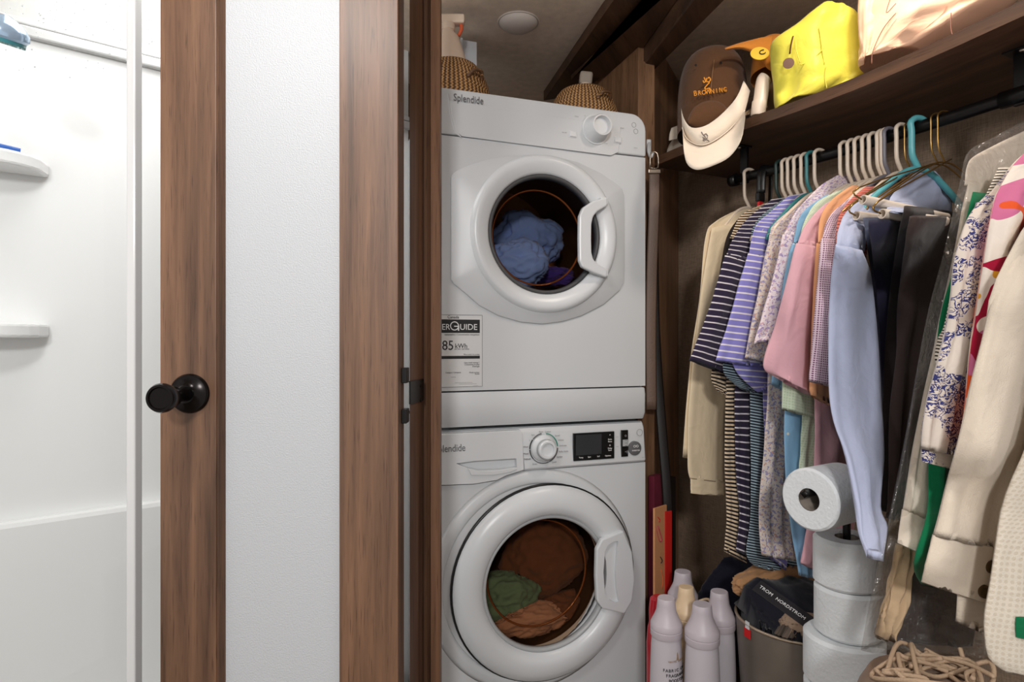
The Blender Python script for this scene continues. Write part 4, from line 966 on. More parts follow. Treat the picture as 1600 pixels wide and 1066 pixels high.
garment('periwinkle_polo', 1261, 'periwinkle blue polo shirt with white stripes', 'shirt', [
    ('shoulder', [(1232, 306, 1268, 300), (1205, 330, 1265, 330), (1180, 355, 1240, 365), (1170, 398, 1220, 408)], 0.014, STR_BL, K(amp=0.003)),
    ('sleeve', [(1169, 396, 1218, 406), (1155, 445, 1210, 455), (1138, 505, 1205, 515), (1118, 564, 1185, 574)], 0.024, STR_BL, K(folds=2, amp=0.004, off=0.005)),
    ('back_sleeve', [(1140, 555, 1200, 560), (1150, 580, 1201, 584), (1165, 597, 1202, 600), (1184, 613, 1200, 605)], 0.014, STR_BL, K(amp=0.002)),
    ('body', [(1190, 440, 1270, 440), (1192, 600, 1260, 600), (1196, 760, 1240, 770), (1200, 870, 1228, 892)], 0.012, STR_BL, K())])
garment('ivory_blouse', 1282, 'ivory blouse with tiny grey and rust flowers', 'blouse', [
    ('shoulder', [(1262, 304, 1285, 300), (1226, 335, 1285, 335), (1206, 355, 1265, 360), (1201, 380, 1240, 386)], 0.014, IVF, K(amp=0.003)),
    ('sleeve', [(1201, 376, 1240, 382), (1190, 430, 1232, 436), (1176, 500, 1225, 506), (1164, 560, 1215, 570)], 0.022, IVF, K(folds=2, amp=0.004, off=0.004)),
    ('body', [(1205, 500, 1275, 500), (1200, 594, 1262, 600), (1195, 695, 1245, 700), (1186, 800, 1238, 805), (1190, 868, 1244, 876)], 0.018, IVF, K(folds=3, amp=0.007))])
garment('lavender_blouse', 1322, 'white blouse with lavender flower sprigs and puffed shoulder', 'blouse', [
    ('shoulder', [(1308, 274, 1342, 276), (1280, 292, 1340, 300), (1244, 330, 1300, 340), (1224, 370, 1262, 378)], 0.02, LVF, K(amp=0.004)),
    ('sleeve', [(1223, 366, 1262, 374), (1212, 420, 1255, 426), (1195, 480, 1245, 486), (1178, 538, 1232, 530)], 0.022, LVF, K(folds=2, amp=0.004, off=0.004))])
garment('sky_blue_shirt', 1334, 'sky blue shirt with scattered pale motifs', 'shirt', [
    ('shoulder', [(1290, 305, 1335, 300), (1252, 335, 1310, 345), (1240, 380, 1290, 395)], 0.013, LBL, K(amp=0.003)),
    ('sleeve', [(1238, 380, 1280, 390), (1226, 430, 1270, 440), (1215, 520, 1260, 530), (1205, 600, 1255, 625)], 0.017, LBL, K(folds=2, amp=0.004)),
    ('body', [(1225, 560, 1330, 560), (1226, 650, 1310, 655), (1226, 740, 1300, 745), (1236, 820, 1285, 830), (1250, 900, 1276, 904)], 0.016, LBL, K(folds=2))])
garment('mint_shirt', 1344, 'pale mint green short-sleeved shirt', 'shirt', [
    ('shoulder', [(1315, 296, 1348, 290), (1278, 315, 1340, 320), (1258, 345, 1310, 355), (1248, 385, 1290, 395)], 0.016, MINT, K(amp=0.004)),
    ('sleeve', [(1244, 385, 1290, 395), (1236, 460, 1285, 470), (1226, 560, 1282, 570), (1222, 640, 1276, 655)], 0.02, MINT, K(folds=2, amp=0.005)),
    ('body', [(1255, 600, 1330, 610), (1254, 660, 1310, 660), (1248, 740, 1280, 745)], 0.014, MINT, K())])
garment('pink_polo', 1352, 'pink polo shirt with wide short sleeves', 'shirt', [
    ('shoulder', [(1320, 302, 1355, 300), (1288, 320, 1340, 325), (1260, 350, 1310, 356), (1245, 384, 1292, 390)], 0.017, PINK, K(amp=0.003)),
    ('sleeve', [(1244, 380, 1290, 388), (1232, 430, 1283, 438), (1213, 505, 1277, 515), (1193, 570, 1272, 592), (1212, 588, 1266, 618)], 0.026, PINK, K(folds=2, amp=0.005, off=0.005)),
    ('body', [(1275, 560, 1350, 560), (1273, 640, 1340, 640), (1271, 735, 1345, 745), (1262, 830, 1330, 840), (1250, 880, 1300, 905)], 0.02, PINK, K(folds=3, amp=0.008))])
garment('peach_shirt', 1362, 'peach orange shirt mostly hidden between pink and dotted polos', 'shirt', [
    ('shoulder', [(1330, 290, 1365, 288), (1300, 312, 1350, 320), (1282, 340, 1330, 350), (1278, 380, 1320, 390)], 0.016, PEACH, K(amp=0.003)),
    ('sleeve', [(1276, 380, 1315, 388), (1270, 480, 1312, 485), (1266, 590, 1305, 598), (1267, 618, 1300, 635)], 0.018, PEACH, K(amp=0.003))])
garment('dotted_polo', 1370, 'pale mauve polo shirt with small dark dots', 'shirt', [
    ('shoulder', [(1348, 296, 1378, 292), (1312, 322, 1360, 325), (1294, 342, 1345, 350), (1284, 376, 1330, 378)], 0.017, DOTM, K(amp=0.003)),
    ('sleeve', [(1284, 372, 1328, 374), (1278, 440, 1322, 445), (1271, 520, 1316, 525), (1265, 596, 1308, 606)], 0.024, DOTM, K(folds=2, amp=0.004, off=0.004))])
garment('coral_shirt', 1378, 'coral striped shirt showing only at the neckline behind the pale blue shirt', 'shirt', [
    ('shoulder', [(1352, 292, 1392, 288), (1322, 320, 1380, 322), (1308, 350, 1360, 360), (1306, 420, 1350, 430)], 0.014, CORAL, K(amp=0.003))])
garment('pale_blue_shirt', 1394, 'pale blue long-sleeved shirt whose sleeve hangs over the paper rolls', 'shirt', [
    ('shoulder', [(1352, 308, 1400, 300), (1325, 328, 1385, 335), (1312, 352, 1358, 360), (1306, 386, 1350, 394)], 0.02, LTB, K(amp=0.003)),
    ('sleeve', [(1305, 382, 1348, 392), (1299, 430, 1360, 432), (1296, 520, 1370, 524), (1295, 600, 1376, 604), (1304, 660, 1378, 662), (1322, 715, 1380, 718), (1338, 785, 1372, 790), (1344, 835, 1382, 820), (1362, 874, 1372, 872)], 0.022, LTB, K(folds=2, amp=0.006, off=0.004, lean=0.22, late=True)),
    ('back_collar', [(1365, 300, 1398, 296), (1350, 312, 1392, 314), (1340, 330, 1380, 335)], 0.012, LTB, K(amp=0.003))])
def trousers(name, hook, rows, mat, label, off=0.0, amp=0.008, folds=3):
    return garment(name, hook, label, 'trousers', [('leg', rows, 0.024, mat, K(folds=folds, amp=amp, off=off, taper=False))], -8)
trousers('slate_trousers', 1404, [(1350, 340, 1400, 345), (1362, 420, 1405, 420), (1372, 520, 1402, 520), (1380, 640, 1402, 640)], SLATE, 'slate blue trousers folded over a hanger behind the navy pair')
trousers('navy_trousers', 1424, [(1358, 344, 1440, 346), (1366, 420, 1440, 420), (1375, 520, 1430, 520), (1382, 640, 1430, 640), (1386, 740, 1420, 745)], NAVY, 'navy trousers folded over a white tube hanger')
garment('pale_blue_blouse', 1435, 'pale blue garment draped under the turquoise hanger', 'blouse', [
    ('shoulder', [(1435, 266, 1462, 268), (1410, 288, 1482, 294), (1392, 308, 1488, 316), (1385, 330, 1484, 345)], 0.012, LTB, K(amp=0.004))])
trousers('charcoal_trousers', 1443, [(1412, 322, 1496, 334), (1400, 400, 1500, 410), (1386, 520, 1480, 520), (1378, 660, 1450, 660), (1372, 797, 1425, 812)], CHAR2, 'very dark charcoal trousers on the farther brass hanger')
trousers('brown_grey_trousers', 1452, [(1422, 338, 1500, 340), (1412, 400, 1500, 405), (1402, 520, 1490, 520), (1392, 660, 1460, 660), (1386, 810, 1440, 818)], CHAR, 'brownish grey wool trousers on the nearer brass hanger', 0.0, 0.012, 2)
settle(LATE, limit=grow(SNAP['slate_trousers'], 1, np.maximum)); register(LATE)
# dry-cleaning bag and what hangs inside it
H_BEFORE = grow(HF, 4, np.maximum); H_BACK = grow(HF, 1, np.maximum)
A2 = -17
garment('dark_suit', 1644, 'dark brown trousers hanging inside the clear plastic bag', 'trousers', [
    ('leg', [(1425, 640, 1560, 640), (1410, 800, 1540, 800), (1402, 900, 1530, 900), (1395, 1000, 1520, 1010)], 0.02, BROWNF, K(amp=0.008))], A2, gap=0.012)
garment('tan_suit', 1646, 'tan paper-covered trousers at the foot of the clear plastic bag', 'trousers', [
    ('leg', [(1402, 850, 1432, 858), (1388, 905, 1424, 915), (1376, 955, 1412, 966), (1367, 996, 1396, 1003)], 0.012, KRAFT, K(amp=0.012, folds=2.3, taper=False))], A2, gap=0.012)
garment('white_dress_shirt', 1648, 'white shirt with buttoned cuff hanging inside the clear plastic bag', 'shirt', [
    ('shoulder', [(1610, 200, 1685, 196), (1548, 230, 1735, 222), (1514, 252, 1755, 262), (1506, 290, 1745, 300)], 0.02, WHT, K(amp=0.003)),
    ('sleeve', [(1513, 282, 1556, 290), (1504, 330, 1540, 340), (1486, 420, 1522, 430), (1465, 520, 1492, 530), (1444, 620, 1474, 630), (1424, 720, 1454, 728), (1411, 800, 1456, 812)], 0.02, WHT, K(folds=2, amp=0.004, off=0.004)),
    ('cuff', [(1410, 796, 1450, 808), (1406, 825, 1442, 838), (1403, 849, 1436, 865)], 0.016, WHT, K(amp=0.001, off=0.004, taper=False))], A2, gap=0.012)
BAG = bpy.data.materials.new('clear_plastic_film'); BAG.use_nodes = True; nt = BAG.node_tree; nt.nodes.clear()
o = N(nt, 'ShaderNodeOutputMaterial'); t_ = N(nt, 'ShaderNodeBsdfTransparent'); g_ = N(nt, 'ShaderNodeBsdfGlossy'); g_.inputs['Roughness'].default_value = 0.12; g_.inputs['Color'].default_value = (0.9, 0.88, 0.85, 1)
t_.inputs[0].default_value = (0.95, 0.94, 0.93, 1); mx = N(nt, 'ShaderNodeMixShader'); mx2 = N(nt, 'ShaderNodeMixShader'); df = N(nt, 'ShaderNodeBsdfDiffuse'); df.inputs[0].default_value = (0.8, 0.78, 0.75, 1)
fr = N(nt, 'ShaderNodeFresnel'); fr.inputs[0].default_value = 1.5; tcb = N(nt, 'ShaderNodeTexCoord'); nb = N(nt, 'ShaderNodeTexNoise'); nb.inputs['Scale'].default_value = 22; nb.inputs['Detail'].default_value = 4; nb.inputs['Distortion'].default_value = 2.0
bp = N(nt, 'ShaderNodeBump'); bp.inputs['Strength'].default_value = 0.9; bp.inputs['Distance'].default_value = 0.02
nt.links.new(tcb.outputs['Object'], nb.inputs['Vector']); nt.links.new(nb.outputs['Fac'], bp.inputs['Height']); nt.links.new(bp.outputs[0], g_.inputs['Normal']); nt.links.new(bp.outputs[0], fr.inputs['Normal'])
mx2.inputs[0].default_value = 0.05; nt.links.new(t_.outputs[0], mx2.inputs[1]); nt.links.new(df.outputs[0], mx2.inputs[2])
mn = N(nt, 'ShaderNodeMath', operation='MINIMUM'); mn.inputs[1].default_value = 0.16; nt.links.new(fr.outputs[0], mn.inputs[0]); nt.links.new(mn.outputs[0], mx.inputs[0]); nt.links.new(mx2.outputs[0], mx.inputs[1]); nt.links.new(g_.outputs[0], mx.inputs[2]); nt.links.new(mx.outputs[0], o.inputs[0])
garment('plastic_garment_bag', 1652, 'clear plastic dry-cleaning bag over the white shirt', 'garment bag', [
    ('film', [(1596, 190, 1700, 176), (1550, 216, 1745, 198), (1512, 239, 1770, 236), (1500, 290, 1775, 290), (1474, 397, 1765, 400), (1447, 500, 1745, 500), (1411, 702, 1690, 700), (1392, 797, 1590, 800), (1368, 902, 1580, 900), (1345, 1016, 1560, 1030)], 0.03, BAG, K(folds=5, amp=0.008, nrow=50, nr=56, taper=False))], A2, stack=False)
film = [o_ for o_ in C.objects if o_.parent and o_.parent.name == 'plastic_garment_bag'][0]
inner = [o_ for o_ in C.objects if o_.parent and o_.parent.name in ('white_dress_shirt', 'tan_suit', 'dark_suit')]
FRT = np.full((250, 250), -9.0); BCK = np.full((250, 250), 9.0)
for o_ in inner: FRT = np.maximum(FRT, raster(co_of(o_.data), 36, 1)); BCK = np.minimum(BCK, raster(co_of(o_.data), 36, -1))
FRT = grow(FRT, 2, np.maximum); BCK = grow(BCK, 2, np.minimum)
p = co_of(film.data); side = np.sin(2*np.pi*(np.arange(len(p)) % 56)/56)
for it in range(4):
    u, n, z = unz(p); i, j = cell(u, z); tgt = n.copy()
    lo_f = np.maximum(FRT[i, j]+0.005, H_BEFORE[i, j]+0.004); tgt = np.where(side > 0.02, np.maximum(tgt, lo_f), np.where(side >= -0.02, np.maximum(tgt, H_BEFORE[i, j]+0.003), tgt))
    hi_b = np.where(BCK[i, j] < 8, BCK[i, j]-0.004, 9.0); tgt = np.where(side < -0.02, np.maximum(np.minimum(tgt, hi_b), H_BACK[i, j]+0.0015), tgt)
    p = along_ray(p, tgt-n)
film.data.vertices.foreach_set('co', p.ravel()); film.data.update(); register([film], 56)
garment('green_dress', 1690, 'emerald green garment peeking out below the toile blouse', 'dress', [
    ('body', [(1520, 300, 1600, 310), (1490, 420, 1570, 430), (1468, 500, 1560, 510), (1462, 600, 1540, 610), (1450, 720, 1540, 730), (1448, 800, 1530, 810), (1428, 880, 1500, 885), (1440, 914, 1480, 916)], 0.016, GRN, K())], A2)
garment('striped_shirt', 1698, 'black and white striped top showing its cuff under the toile blouse', 'shirt', [
    ('sleeve', [(1560, 262, 1640, 262), (1500, 400, 1560, 410), (1478, 500, 1520, 505), (1466, 530, 1500, 540), (1462, 560, 1484, 572), (1470, 582, 1482, 585)], 0.014, BWS, K(amp=0.003))], A2)
garment('toile_blouse', 1712, 'ivory blouse printed with dark blue tree scenes', 'blouse', [
    ('shoulder', [(1698, 174, 1728, 174), (1645, 206, 1770, 206), (1588, 250, 1750, 250), (1548, 300, 1640, 300), (1522, 328, 1580, 330)], 0.02, TOILE, K(amp=0.003)),
    ('sleeve', [(1540, 305, 1600, 310), (1522, 327, 1570, 330), (1506, 357, 1550, 360), (1493, 404, 1545, 406), (1487, 455, 1540, 458), (1478, 517, 1530, 520), (1466, 565, 1524, 566), (1450, 620, 1514, 624), (1442, 664, 1506, 668), (1440, 702, 1494, 712)], 0.024, TOILE, K(folds=2, amp=0.006, off=0.004)),
    ('cuff', [(1440, 698, 1494, 708), (1440, 712, 1490, 722), (1441, 722, 1486, 733)], 0.018, TOILE, K(amp=0.001, off=0.004, taper=False))], A2)
garment('floral_blouse', 1745, 'white blouse with large pink and orange flowers', 'blouse', [
    ('sleeve', [(1732, 168, 1762, 168), (1668, 204, 1800, 202), (1600, 240, 1760, 240), (1562, 292, 1660, 290), (1549, 331, 1640, 330), (1536, 419, 1620, 420), (1529, 460, 1610, 460), (1520, 530, 1600, 530), (1510, 620, 1580, 620), (1500, 700, 1560, 700)], 0.024, FLOR, K(folds=2, amp=0.006))], A2)
rt, rp, dd = garment('linen_jacket', 1800, 'off-white linen jacket with brown buttons on its cuff', 'jacket', [
    ('body', [(1785, 152, 1815, 152), (1722, 198, 1880, 192), (1655, 268, 1930, 255), (1612, 335, 1940, 320), (1585, 380, 1920, 390), (1545, 470, 1890, 480), (1535, 600, 1850, 600), (1510, 800, 1790, 800), (1495, 930, 1700, 940), (1494, 972, 1560, 1000)], 0.02, WHT2, K(folds=3, amp=0.006)),
    ('sleeve', [(1690, 235, 1740, 232), (1645, 290, 1720, 290), (1612, 350, 1700, 345), (1585, 395, 1680, 400), (1552, 470, 1660, 475), (1528, 560, 1640, 560), (1504, 664, 1610, 670), (1478, 764, 1580, 775), (1459, 838, 1565, 858)], 0.026, WHT2, K(folds=2, amp=0.007, off=0.012)),
    ('cuff', [(1458, 836, 1564, 856), (1449, 872, 1554, 900), (1440, 910, 1546, 944)], 0.024, WHT2, K(folds=2, amp=0.002, off=0.012, taper=False))], A2)
nrm = Vector((dd.y, -dd.x)); nrm = -nrm if nrm.y > 0 else nrm
from mathutils.bvhtree import BVHTree
cuf = [o_ for o_ in C.objects if o_.parent == rt and o_.name.startswith('cuff')][0]
cbv = BVHTree.FromPolygons([v.co for v in cuf.data.vertices], [tuple(q_.vertices) for q_ in cuf.data.polygons])
for px, py in ((1536, 924), (1548, 886)):
    hit = cbv.ray_cast(Vector((0, 0, CAMZ)), ray(px, py).normalized())
    c = hit[0] if hit[0] else on_plane(px, py, rp+nrm*0.02, dd)
    lathe('button', [(0.0095, -0.001), (0.0095, 0.003), (0.007, 0.0035), (0.006, 0.002), (0.001, 0.002)], plain('horn_button', srgb(92, 70, 40), 0.3, var=0.6) if not bpy.data.materials.get('horn_button') else bpy.data.materials['horn_button'], rt, Matrix.Translation(c) @ Vector((nrm.x, nrm.y, 0.1)).to_track_quat('Z', 'Y').to_matrix().to_4x4(), 24)
garment('cable_sweater', 1900, 'cream cable knit sweater with green hem', 'sweater', [
    ('body', [(1880, 125, 1925, 125), (1800, 182, 2000, 176), (1725, 260, 2050, 245), (1690, 380, 2050, 380), (1655, 520, 2030, 520), (1610, 680, 1960, 680), (1571, 774, 1880, 780), (1556, 845, 1790, 850), (1546, 920, 1780, 920), (1538, 975, 1770, 980), (1546, 1028, 1760, 1035), (1570, 1050, 1750, 1060)], 0.03, KNIT, K(folds=3, amp=0.006)),
    ('green_hem', [(1588, 964, 1660, 968), (1587, 980, 1660, 985), (1588, 996, 1660, 1004)], 0.012, GRN, K(off=0.036, amp=0.001))], A2)

# ------------------------------------------------------------------ hangers
IV = plain('ivory_plastic', srgb(222, 205, 186), 0.35); TEALP = plain('teal_plastic', srgb(60, 128, 130), 0.35); TURQ = plain('turquoise_plastic', srgb(98, 178, 186), 0.35)
DGN = plain('dark_green_plastic', srgb(36, 56, 52), 0.4); GRYP = plain('slate_grey_plastic', srgb(118, 114, 122), 0.4); BRASS = plain('brass_wire', srgb(176, 138, 78), 0.3, 0.9)
def hanger(px, mat, label, ang=0.0, r=0.0042, half=0.19, drop=0.10, group=None, wire=False, parts=None):
    rp, t = rodpt(px); d = Matrix.Rotation(R(ang), 2) @ RU
    near = [k_ for k_ in SHIFT if abs(k_-px) < 2.5]
    if near: t += min(max(SHIFT[near[0]], -0.03), 0.03); rp = r0+rd*t
    z = RODZ+sag(t)*0.5
    L = lambda s, h: Vector((rp.x+d.x*s, rp.y+d.y*s, z+h))
    root = thing('clothes_hanger', L(0, -0.09), label, 'hanger', 'hangers on the closet rod')
    rr = (0.0155 if 0.575 < t < 0.69 else 0.0125)+r
    hook = [L(0.0, -0.088), L(-0.010, -0.074), L(-0.021, -0.055), L(-0.022, -0.012)] + [L(-0.001+(rr+0.006)*math.cos(R(a)), rr*math.sin(R(a))) for a in (165, 140, 115, 90, 65, 40, 15, -8)]
    tube('hook', hook, r*(0.5 if wire else 1), mat, root, 8, 3)
    tube('shoulder_bar', [L(-half, -0.09-drop), L(-half*0.93, -0.083-drop*0.9), L(-0.05, -0.10), L(0, -0.086), L(0.05, -0.10), L(half*0.93, -0.083-drop*0.9), L(half, -0.09-drop)], r*(0.5 if wire else 1.05), mat, root, 8, 4)
    if not wire: tube('trouser_bar', [L(-half, -0.09-drop), L(-half*0.9, -0.105-drop), L(half*0.9, -0.105-drop), L(half, -0.09-drop)], r*0.9, mat, root, 8, 3)
    return root, L
hanger(1172, IV, 'ivory plastic hanger holding the cream sweater', half=0.12, drop=0.085)
hanger(1222, DGN, 'dark green plastic hanger holding the black cardigan', half=0.15)
for px, what in ((1230, 'cream and black striped jersey'), (1239, 'navy striped polo'), (1249, 'fine aqua striped shirt'), (1261, 'periwinkle striped polo')):
    hanger(px, IV, 'ivory plastic hanger holding the '+what, half=0.16)
hanger(1270, TEALP, 'dark teal plastic hanger among the ivory ones, beside the ivory blouse', half=0.15)
hanger(1282, IV, 'ivory plastic hanger holding the ivory flowered blouse', half=0.16)
for px, what in ((1322, 'lavender flowered blouse'), (1334, 'sky blue shirt'), (1344, 'mint shirt'), (1352, 'pink polo'), (1362, 'peach shirt'), (1370, 'dotted polo')):
    hanger(px, IV, 'ivory plastic hanger holding the '+what, half=0.165)
hanger(1378, GRYP, 'slate grey plastic hanger holding the coral shirt', half=0.165)
for px, what in ((1387, 'between the slate grey hanger and the pale blue shirt'), (1394, 'carrying the pale blue shirt'), (1404, 'next to the turquoise hanger')):
    hanger(px, IV, 'ivory plastic hanger '+what, half=0.165)
for px, what in ((1648, 'bagged white shirt'), (1690, 'green dress'), (1700, 'black and white striped shirt'), (1714, 'toile blouse'), (1747, 'floral blouse'), (1800, 'linen jacket'), (1900, 'cable knit sweater')):
    hanger(px, IV, 'ivory plastic hanger holding the '+what, ang=A2, half=0.08, drop=0.04)
for px, what in ((1443, 'dark charcoal trousers'), (1452, 'brownish grey trousers'), (1424, 'navy trousers')):
    rt, L = hanger(px, BRASS, 'twisted brass wire hanger with white tube holding the '+what, ang=-8, r=0.0032, half=0.19, drop=0.10, wire=True)
tq, L = hanger(1435, TURQ, 'turquoise plastic hanger with clip arms', ang=-8, r=0.0062, half=0.15, drop=0.09)
for (a, b, what) in (((1348, 312), (1412, 326), 'a'), ((1338, 337), (1376, 342), 'b'), ((1378, 334), (1426, 340), 'c')):
    rp, t = rodpt({'a': 1443, 'b': 1424, 'c': 1452}[what]); d = Matrix.Rotation(R(-8), 2) @ RU
    A, B = on_plane(*a, rp, d), on_plane(*b, rp, d)
    hs_ = grow(SNAP[{'a': 'charcoal_trousers', 'b': 'navy_trousers', 'c': 'brown_grey_trousers'}[what]], 2, np.maximum)
    pts_ = np.array([tuple(A.lerp(B, k_/8)) for k_ in range(17)]); u_, n_, z_ = unz(pts_); ci, cj = cell(u_, z_)
    up_ = max(0.0, float(np.max(hs_[ci, cj]+0.0095-n_)))
    A, B = [Vector(v_) for v_ in along_ray(np.array([tuple(A), tuple(B)]), np.array([up_, up_]))]
    rp = rp + rd*SHIFT.get({'a': 1443, 'b': 1424, 'c': 1452}[what], 0.0)
    par = [ob for ob in C.objects if ob.name.startswith('clothes_hanger') and ob.get('label', '').endswith({'a': 'dark charcoal trousers', 'b': 'navy trousers', 'c': 'brownish grey trousers'}[what])][0]
    dirv = (A-B).normalized(); tl = (B+(B-A)*1.1-A).length
    if not bpy.data.materials.get('white_card_tube'): plain('white_card_tube', srgb(236, 222, 206), 0.5)
    lathe('cardboard_tube', [(0.0085, -tl), (0.0085, 0.0), (0.0066, 0.0), (0.0066, -tl), (0.0085, -tl)], bpy.data.materials['white_card_tube'], par, Matrix.Translation(A) @ dirv.to_track_quat('Z', 'Y').to_matrix().to_4x4(), 18, True, False)
    tube('wire_arm', [A+dirv*0.003, A+dirv*0.008+Vector((0, 0, 0.02)), Vector((rp.x, rp.y, RODZ-0.085))], 0.0016, BRASS, par, 6, 4)
# strap with red buckle between the first hangers
rp, t = rodpt(1197); c0 = Vector((rp.x, rp.y, RODZ+0.014))
stp = thing('luggage_strap', c0, 'black webbing strap with red buckle looped over the rod', 'strap')
tube('webbing', [c0+Vector((RU.x*0.014, RU.y*0.014, -0.10)), c0+Vector((RU.x*0.016, RU.y*0.016, -0.02)), c0, c0-Vector((RU.x*0.016, RU.y*0.016, 0.02)), c0-Vector((RU.x*0.02, RU.y*0.02, 0.075))], 0.012, BLACK, stp, 8, 4, None, 0.0025)
bp_ = c0-Vector((RU.x*0.022, RU.y*0.022, 0.085))
box('buckle', (-0.012, -0.006, -0.012), (0.012, 0.006, 0.012), BLACK, stp, 0.003, Matrix.Translation(bp_) @ Matrix.Rotation(math.atan2(RU.y, RU.x), 4, 'Z'))
box('red_tab', (-0.008, -0.004, -0.045), (0.008, 0.004, -0.010), plain('red_plastic', srgb(200, 30, 35), 0.4), stp, 0.002, Matrix.Translation(bp_) @ Matrix.Rotation(math.atan2(RU.y, RU.x), 4, 'Z'))

# ------------------------------------------------------------------ hats and bags on the shelf
BRN = fabric('brown_canvas', srgb(92, 62, 40), weave=0.8); ORG = fabric('orange_canvas', srgb(205, 130, 50), weave=0.5); VIS = fabric('cream_visor_cloth', srgb(232, 218, 200), weave=0.3)
def set_uv(me):
    ul = me.uv_layers.new(name='UVMap')
    for lp in me.loops: co = me.vertices[lp.vertex_index].co; ul.data[lp.index].uv = (co.x+co.y*0.5, co.z)
def dome(name, c, rx, ry, h, mat, parent, tilt=0.0, yaw=0.0, n=48, m=14, low=0.0):
    v = []; f = []
    for i in range(m+1):
        a = R(90)*i/m; rr = math.cos(a)**0.38 if i < m else 0.0; z = h*math.sin(a)
        for j in range(n):
            b = 2*math.pi*j/n; v.append((rx*rr*math.cos(b)*(1-0.02*abs(math.sin(3*b))), ry*rr*math.sin(b), z))
    for i in range(m):
        for j in range(n): f.append((i*n+j, i*n+(j+1) % n, (i+1)*n+(j+1) % n, (i+1)*n+j))
    if low:
        b0 = len(v)
        for j in range(n): b = 2*math.pi*j/n; v.append((rx*math.cos(b), ry*math.sin(b), -low))
        for j in range(n): f.append((b0+j, b0+(j+1) % n, (j+1) % n, j))
    me = mesh(name, v, f); set_uv(me)
    mw = Matrix.Translation(c) @ Matrix.Rotation(yaw, 4, 'Z') @ Matrix.Rotation(tilt, 4, 'X')
    return link(name, me, mat, parent, mw, True), mw
def sheet(name, rows, Z, bulge, thick, mat, parent, nu=24, nv=14, zgrad=0.0):
    """curved sheet from pixel rows at true depth Z with a bulge towards the camera and real thickness"""
    k = max(2, nv//(len(rows)-1)); Ls = catmull([Vector((a, b, 0)) for a, b, _, _ in rows], k); Rs = catmull([Vector((a, b, 0)) for _, _, a, b in rows], k)
    v = []; f = []; m = len(Ls)
    for side in (0, 1):
        for i in range(m):
            for j in range(nu+1):
                s = j/nu; p = Ls[i].lerp(Rs[i], s); dz = Z + zgrad*i/(m-1) - bulge*(1-(2*s-1)**2) + side*thick
                v.append(P(p.x, p.y, dz))
    o_ = m*(nu+1)
    for i in range(m-1):
        for j in range(nu):
            a = i*(nu+1)+j; f += [(a, a+1, a+nu+2, a+nu+1), (o_+a, o_+a+nu+1, o_+a+nu+2, o_+a+1)]
    for i in range(m-1):
        for j in (0, nu): a = i*(nu+1)+j; f.append((a, a+nu+1, o_+a+nu+1, o_+a))
    for j in range(nu):
        for i in (0, m-1): a = i*(nu+1)+j; f.append((a, a+1, o_+a+1, o_+a))
    me = mesh(name, v, f); set_uv(me); bm = bmesh.new(); bm.from_mesh(me); bmesh.ops.recalc_face_normals(bm, faces=bm.faces[:]); bm.to_mesh(me); bm.free()
    return link(name, me, mat, parent, None, True)
# brown embroidered cap
c = P(1113, 165, 1.66); 
cap = thing('baseball_cap', (c.x, c.y, STOP), 'brown canvas cap with orange embroidered lettering inside the white visor', 'cap')
dm_, mwc = dome('crown', c, 0.092, 0.10, 0.143, BRN, cap, R(-6), R(-18), low=0.083)
lathe('top_button', [(0.007, 0.0), (0.006, 0.004), (0.001, 0.005)], BRN, cap, mwc @ Matrix.Translation((0, 0, 0.1495)), 14)
zf = 1.556
tube('front_seam', [P(1117, 84, 1.60), P(1115, 100, zf+0.014), P(1112, 125, zf+0.003), P(1110, 150, zf-0.001)], 0.0012, plain('brown_thread', srgb(130, 92, 58), 0.8), cap, 6, 4)
for px, py, dz in ((1126, 98, 0.012), (1087, 102, 0.02)): 
    lathe('eyelet', [(0.0022, 0.0), (0.0032, 0.001), (0.0022, 0.002), (0.001, 0.001)], BLKF, cap, Matrix.Translation(P(px, py, zf+dz)) @ FR, 12)
sheet('brim', [(1074, 187, 1077, 197), (1083, 170, 1086, 201), (1097, 160, 1100, 203), (1115, 157, 1114, 198), (1128, 161, 1128, 186), (1136, 169, 1136, 177)], 1.548, 0.012, 0.003, BRN, cap, 10, 20)
OTH = plain('orange_thread', srgb(232, 150, 36), 0.7)
def yawed(px, py, Z, yaw=-14, roll=0, pitch=0):
    return Matrix.Translation(P(px, py, Z)) @ Matrix.Rotation(R(yaw), 4, 'Z') @ FR @ Matrix.Rotation(R(roll), 4, 'Z') @ Matrix.Rotation(R(pitch), 4, 'X')
for k, ch in enumerate('BROWNING'):
    px = 1086.5 + k*6.6; py = 146.5 - 0.010*(k-1.5)**2*3 - k*0.75
    text('embroidered_letter', ch, 0.0165 if k else 0.019, yawed(px, py, zf-0.010+0.0022*abs(k-3.3)**1.3*0.6, -22+k*7, 6), OTH, cap, 0.0015, 'CENTER', 0.85)
for pts in (((1100, 121), (1103, 127), (1108, 129), (1104, 134), (1101, 138), (1104, 140)), ((1104, 139), (1109, 138), (1108, 142)), ((1103, 127), (1100, 129), (1098.5, 126)), ((1107, 129), (1110, 125), (1108, 121), (1105.5, 123)), ((1104, 126), (1103.5, 122))):
    tube('embroidered_emblem', [P(a, b, zf-0.006) for a, b in pts], 0.0016, OTH, cap, 6, 4)
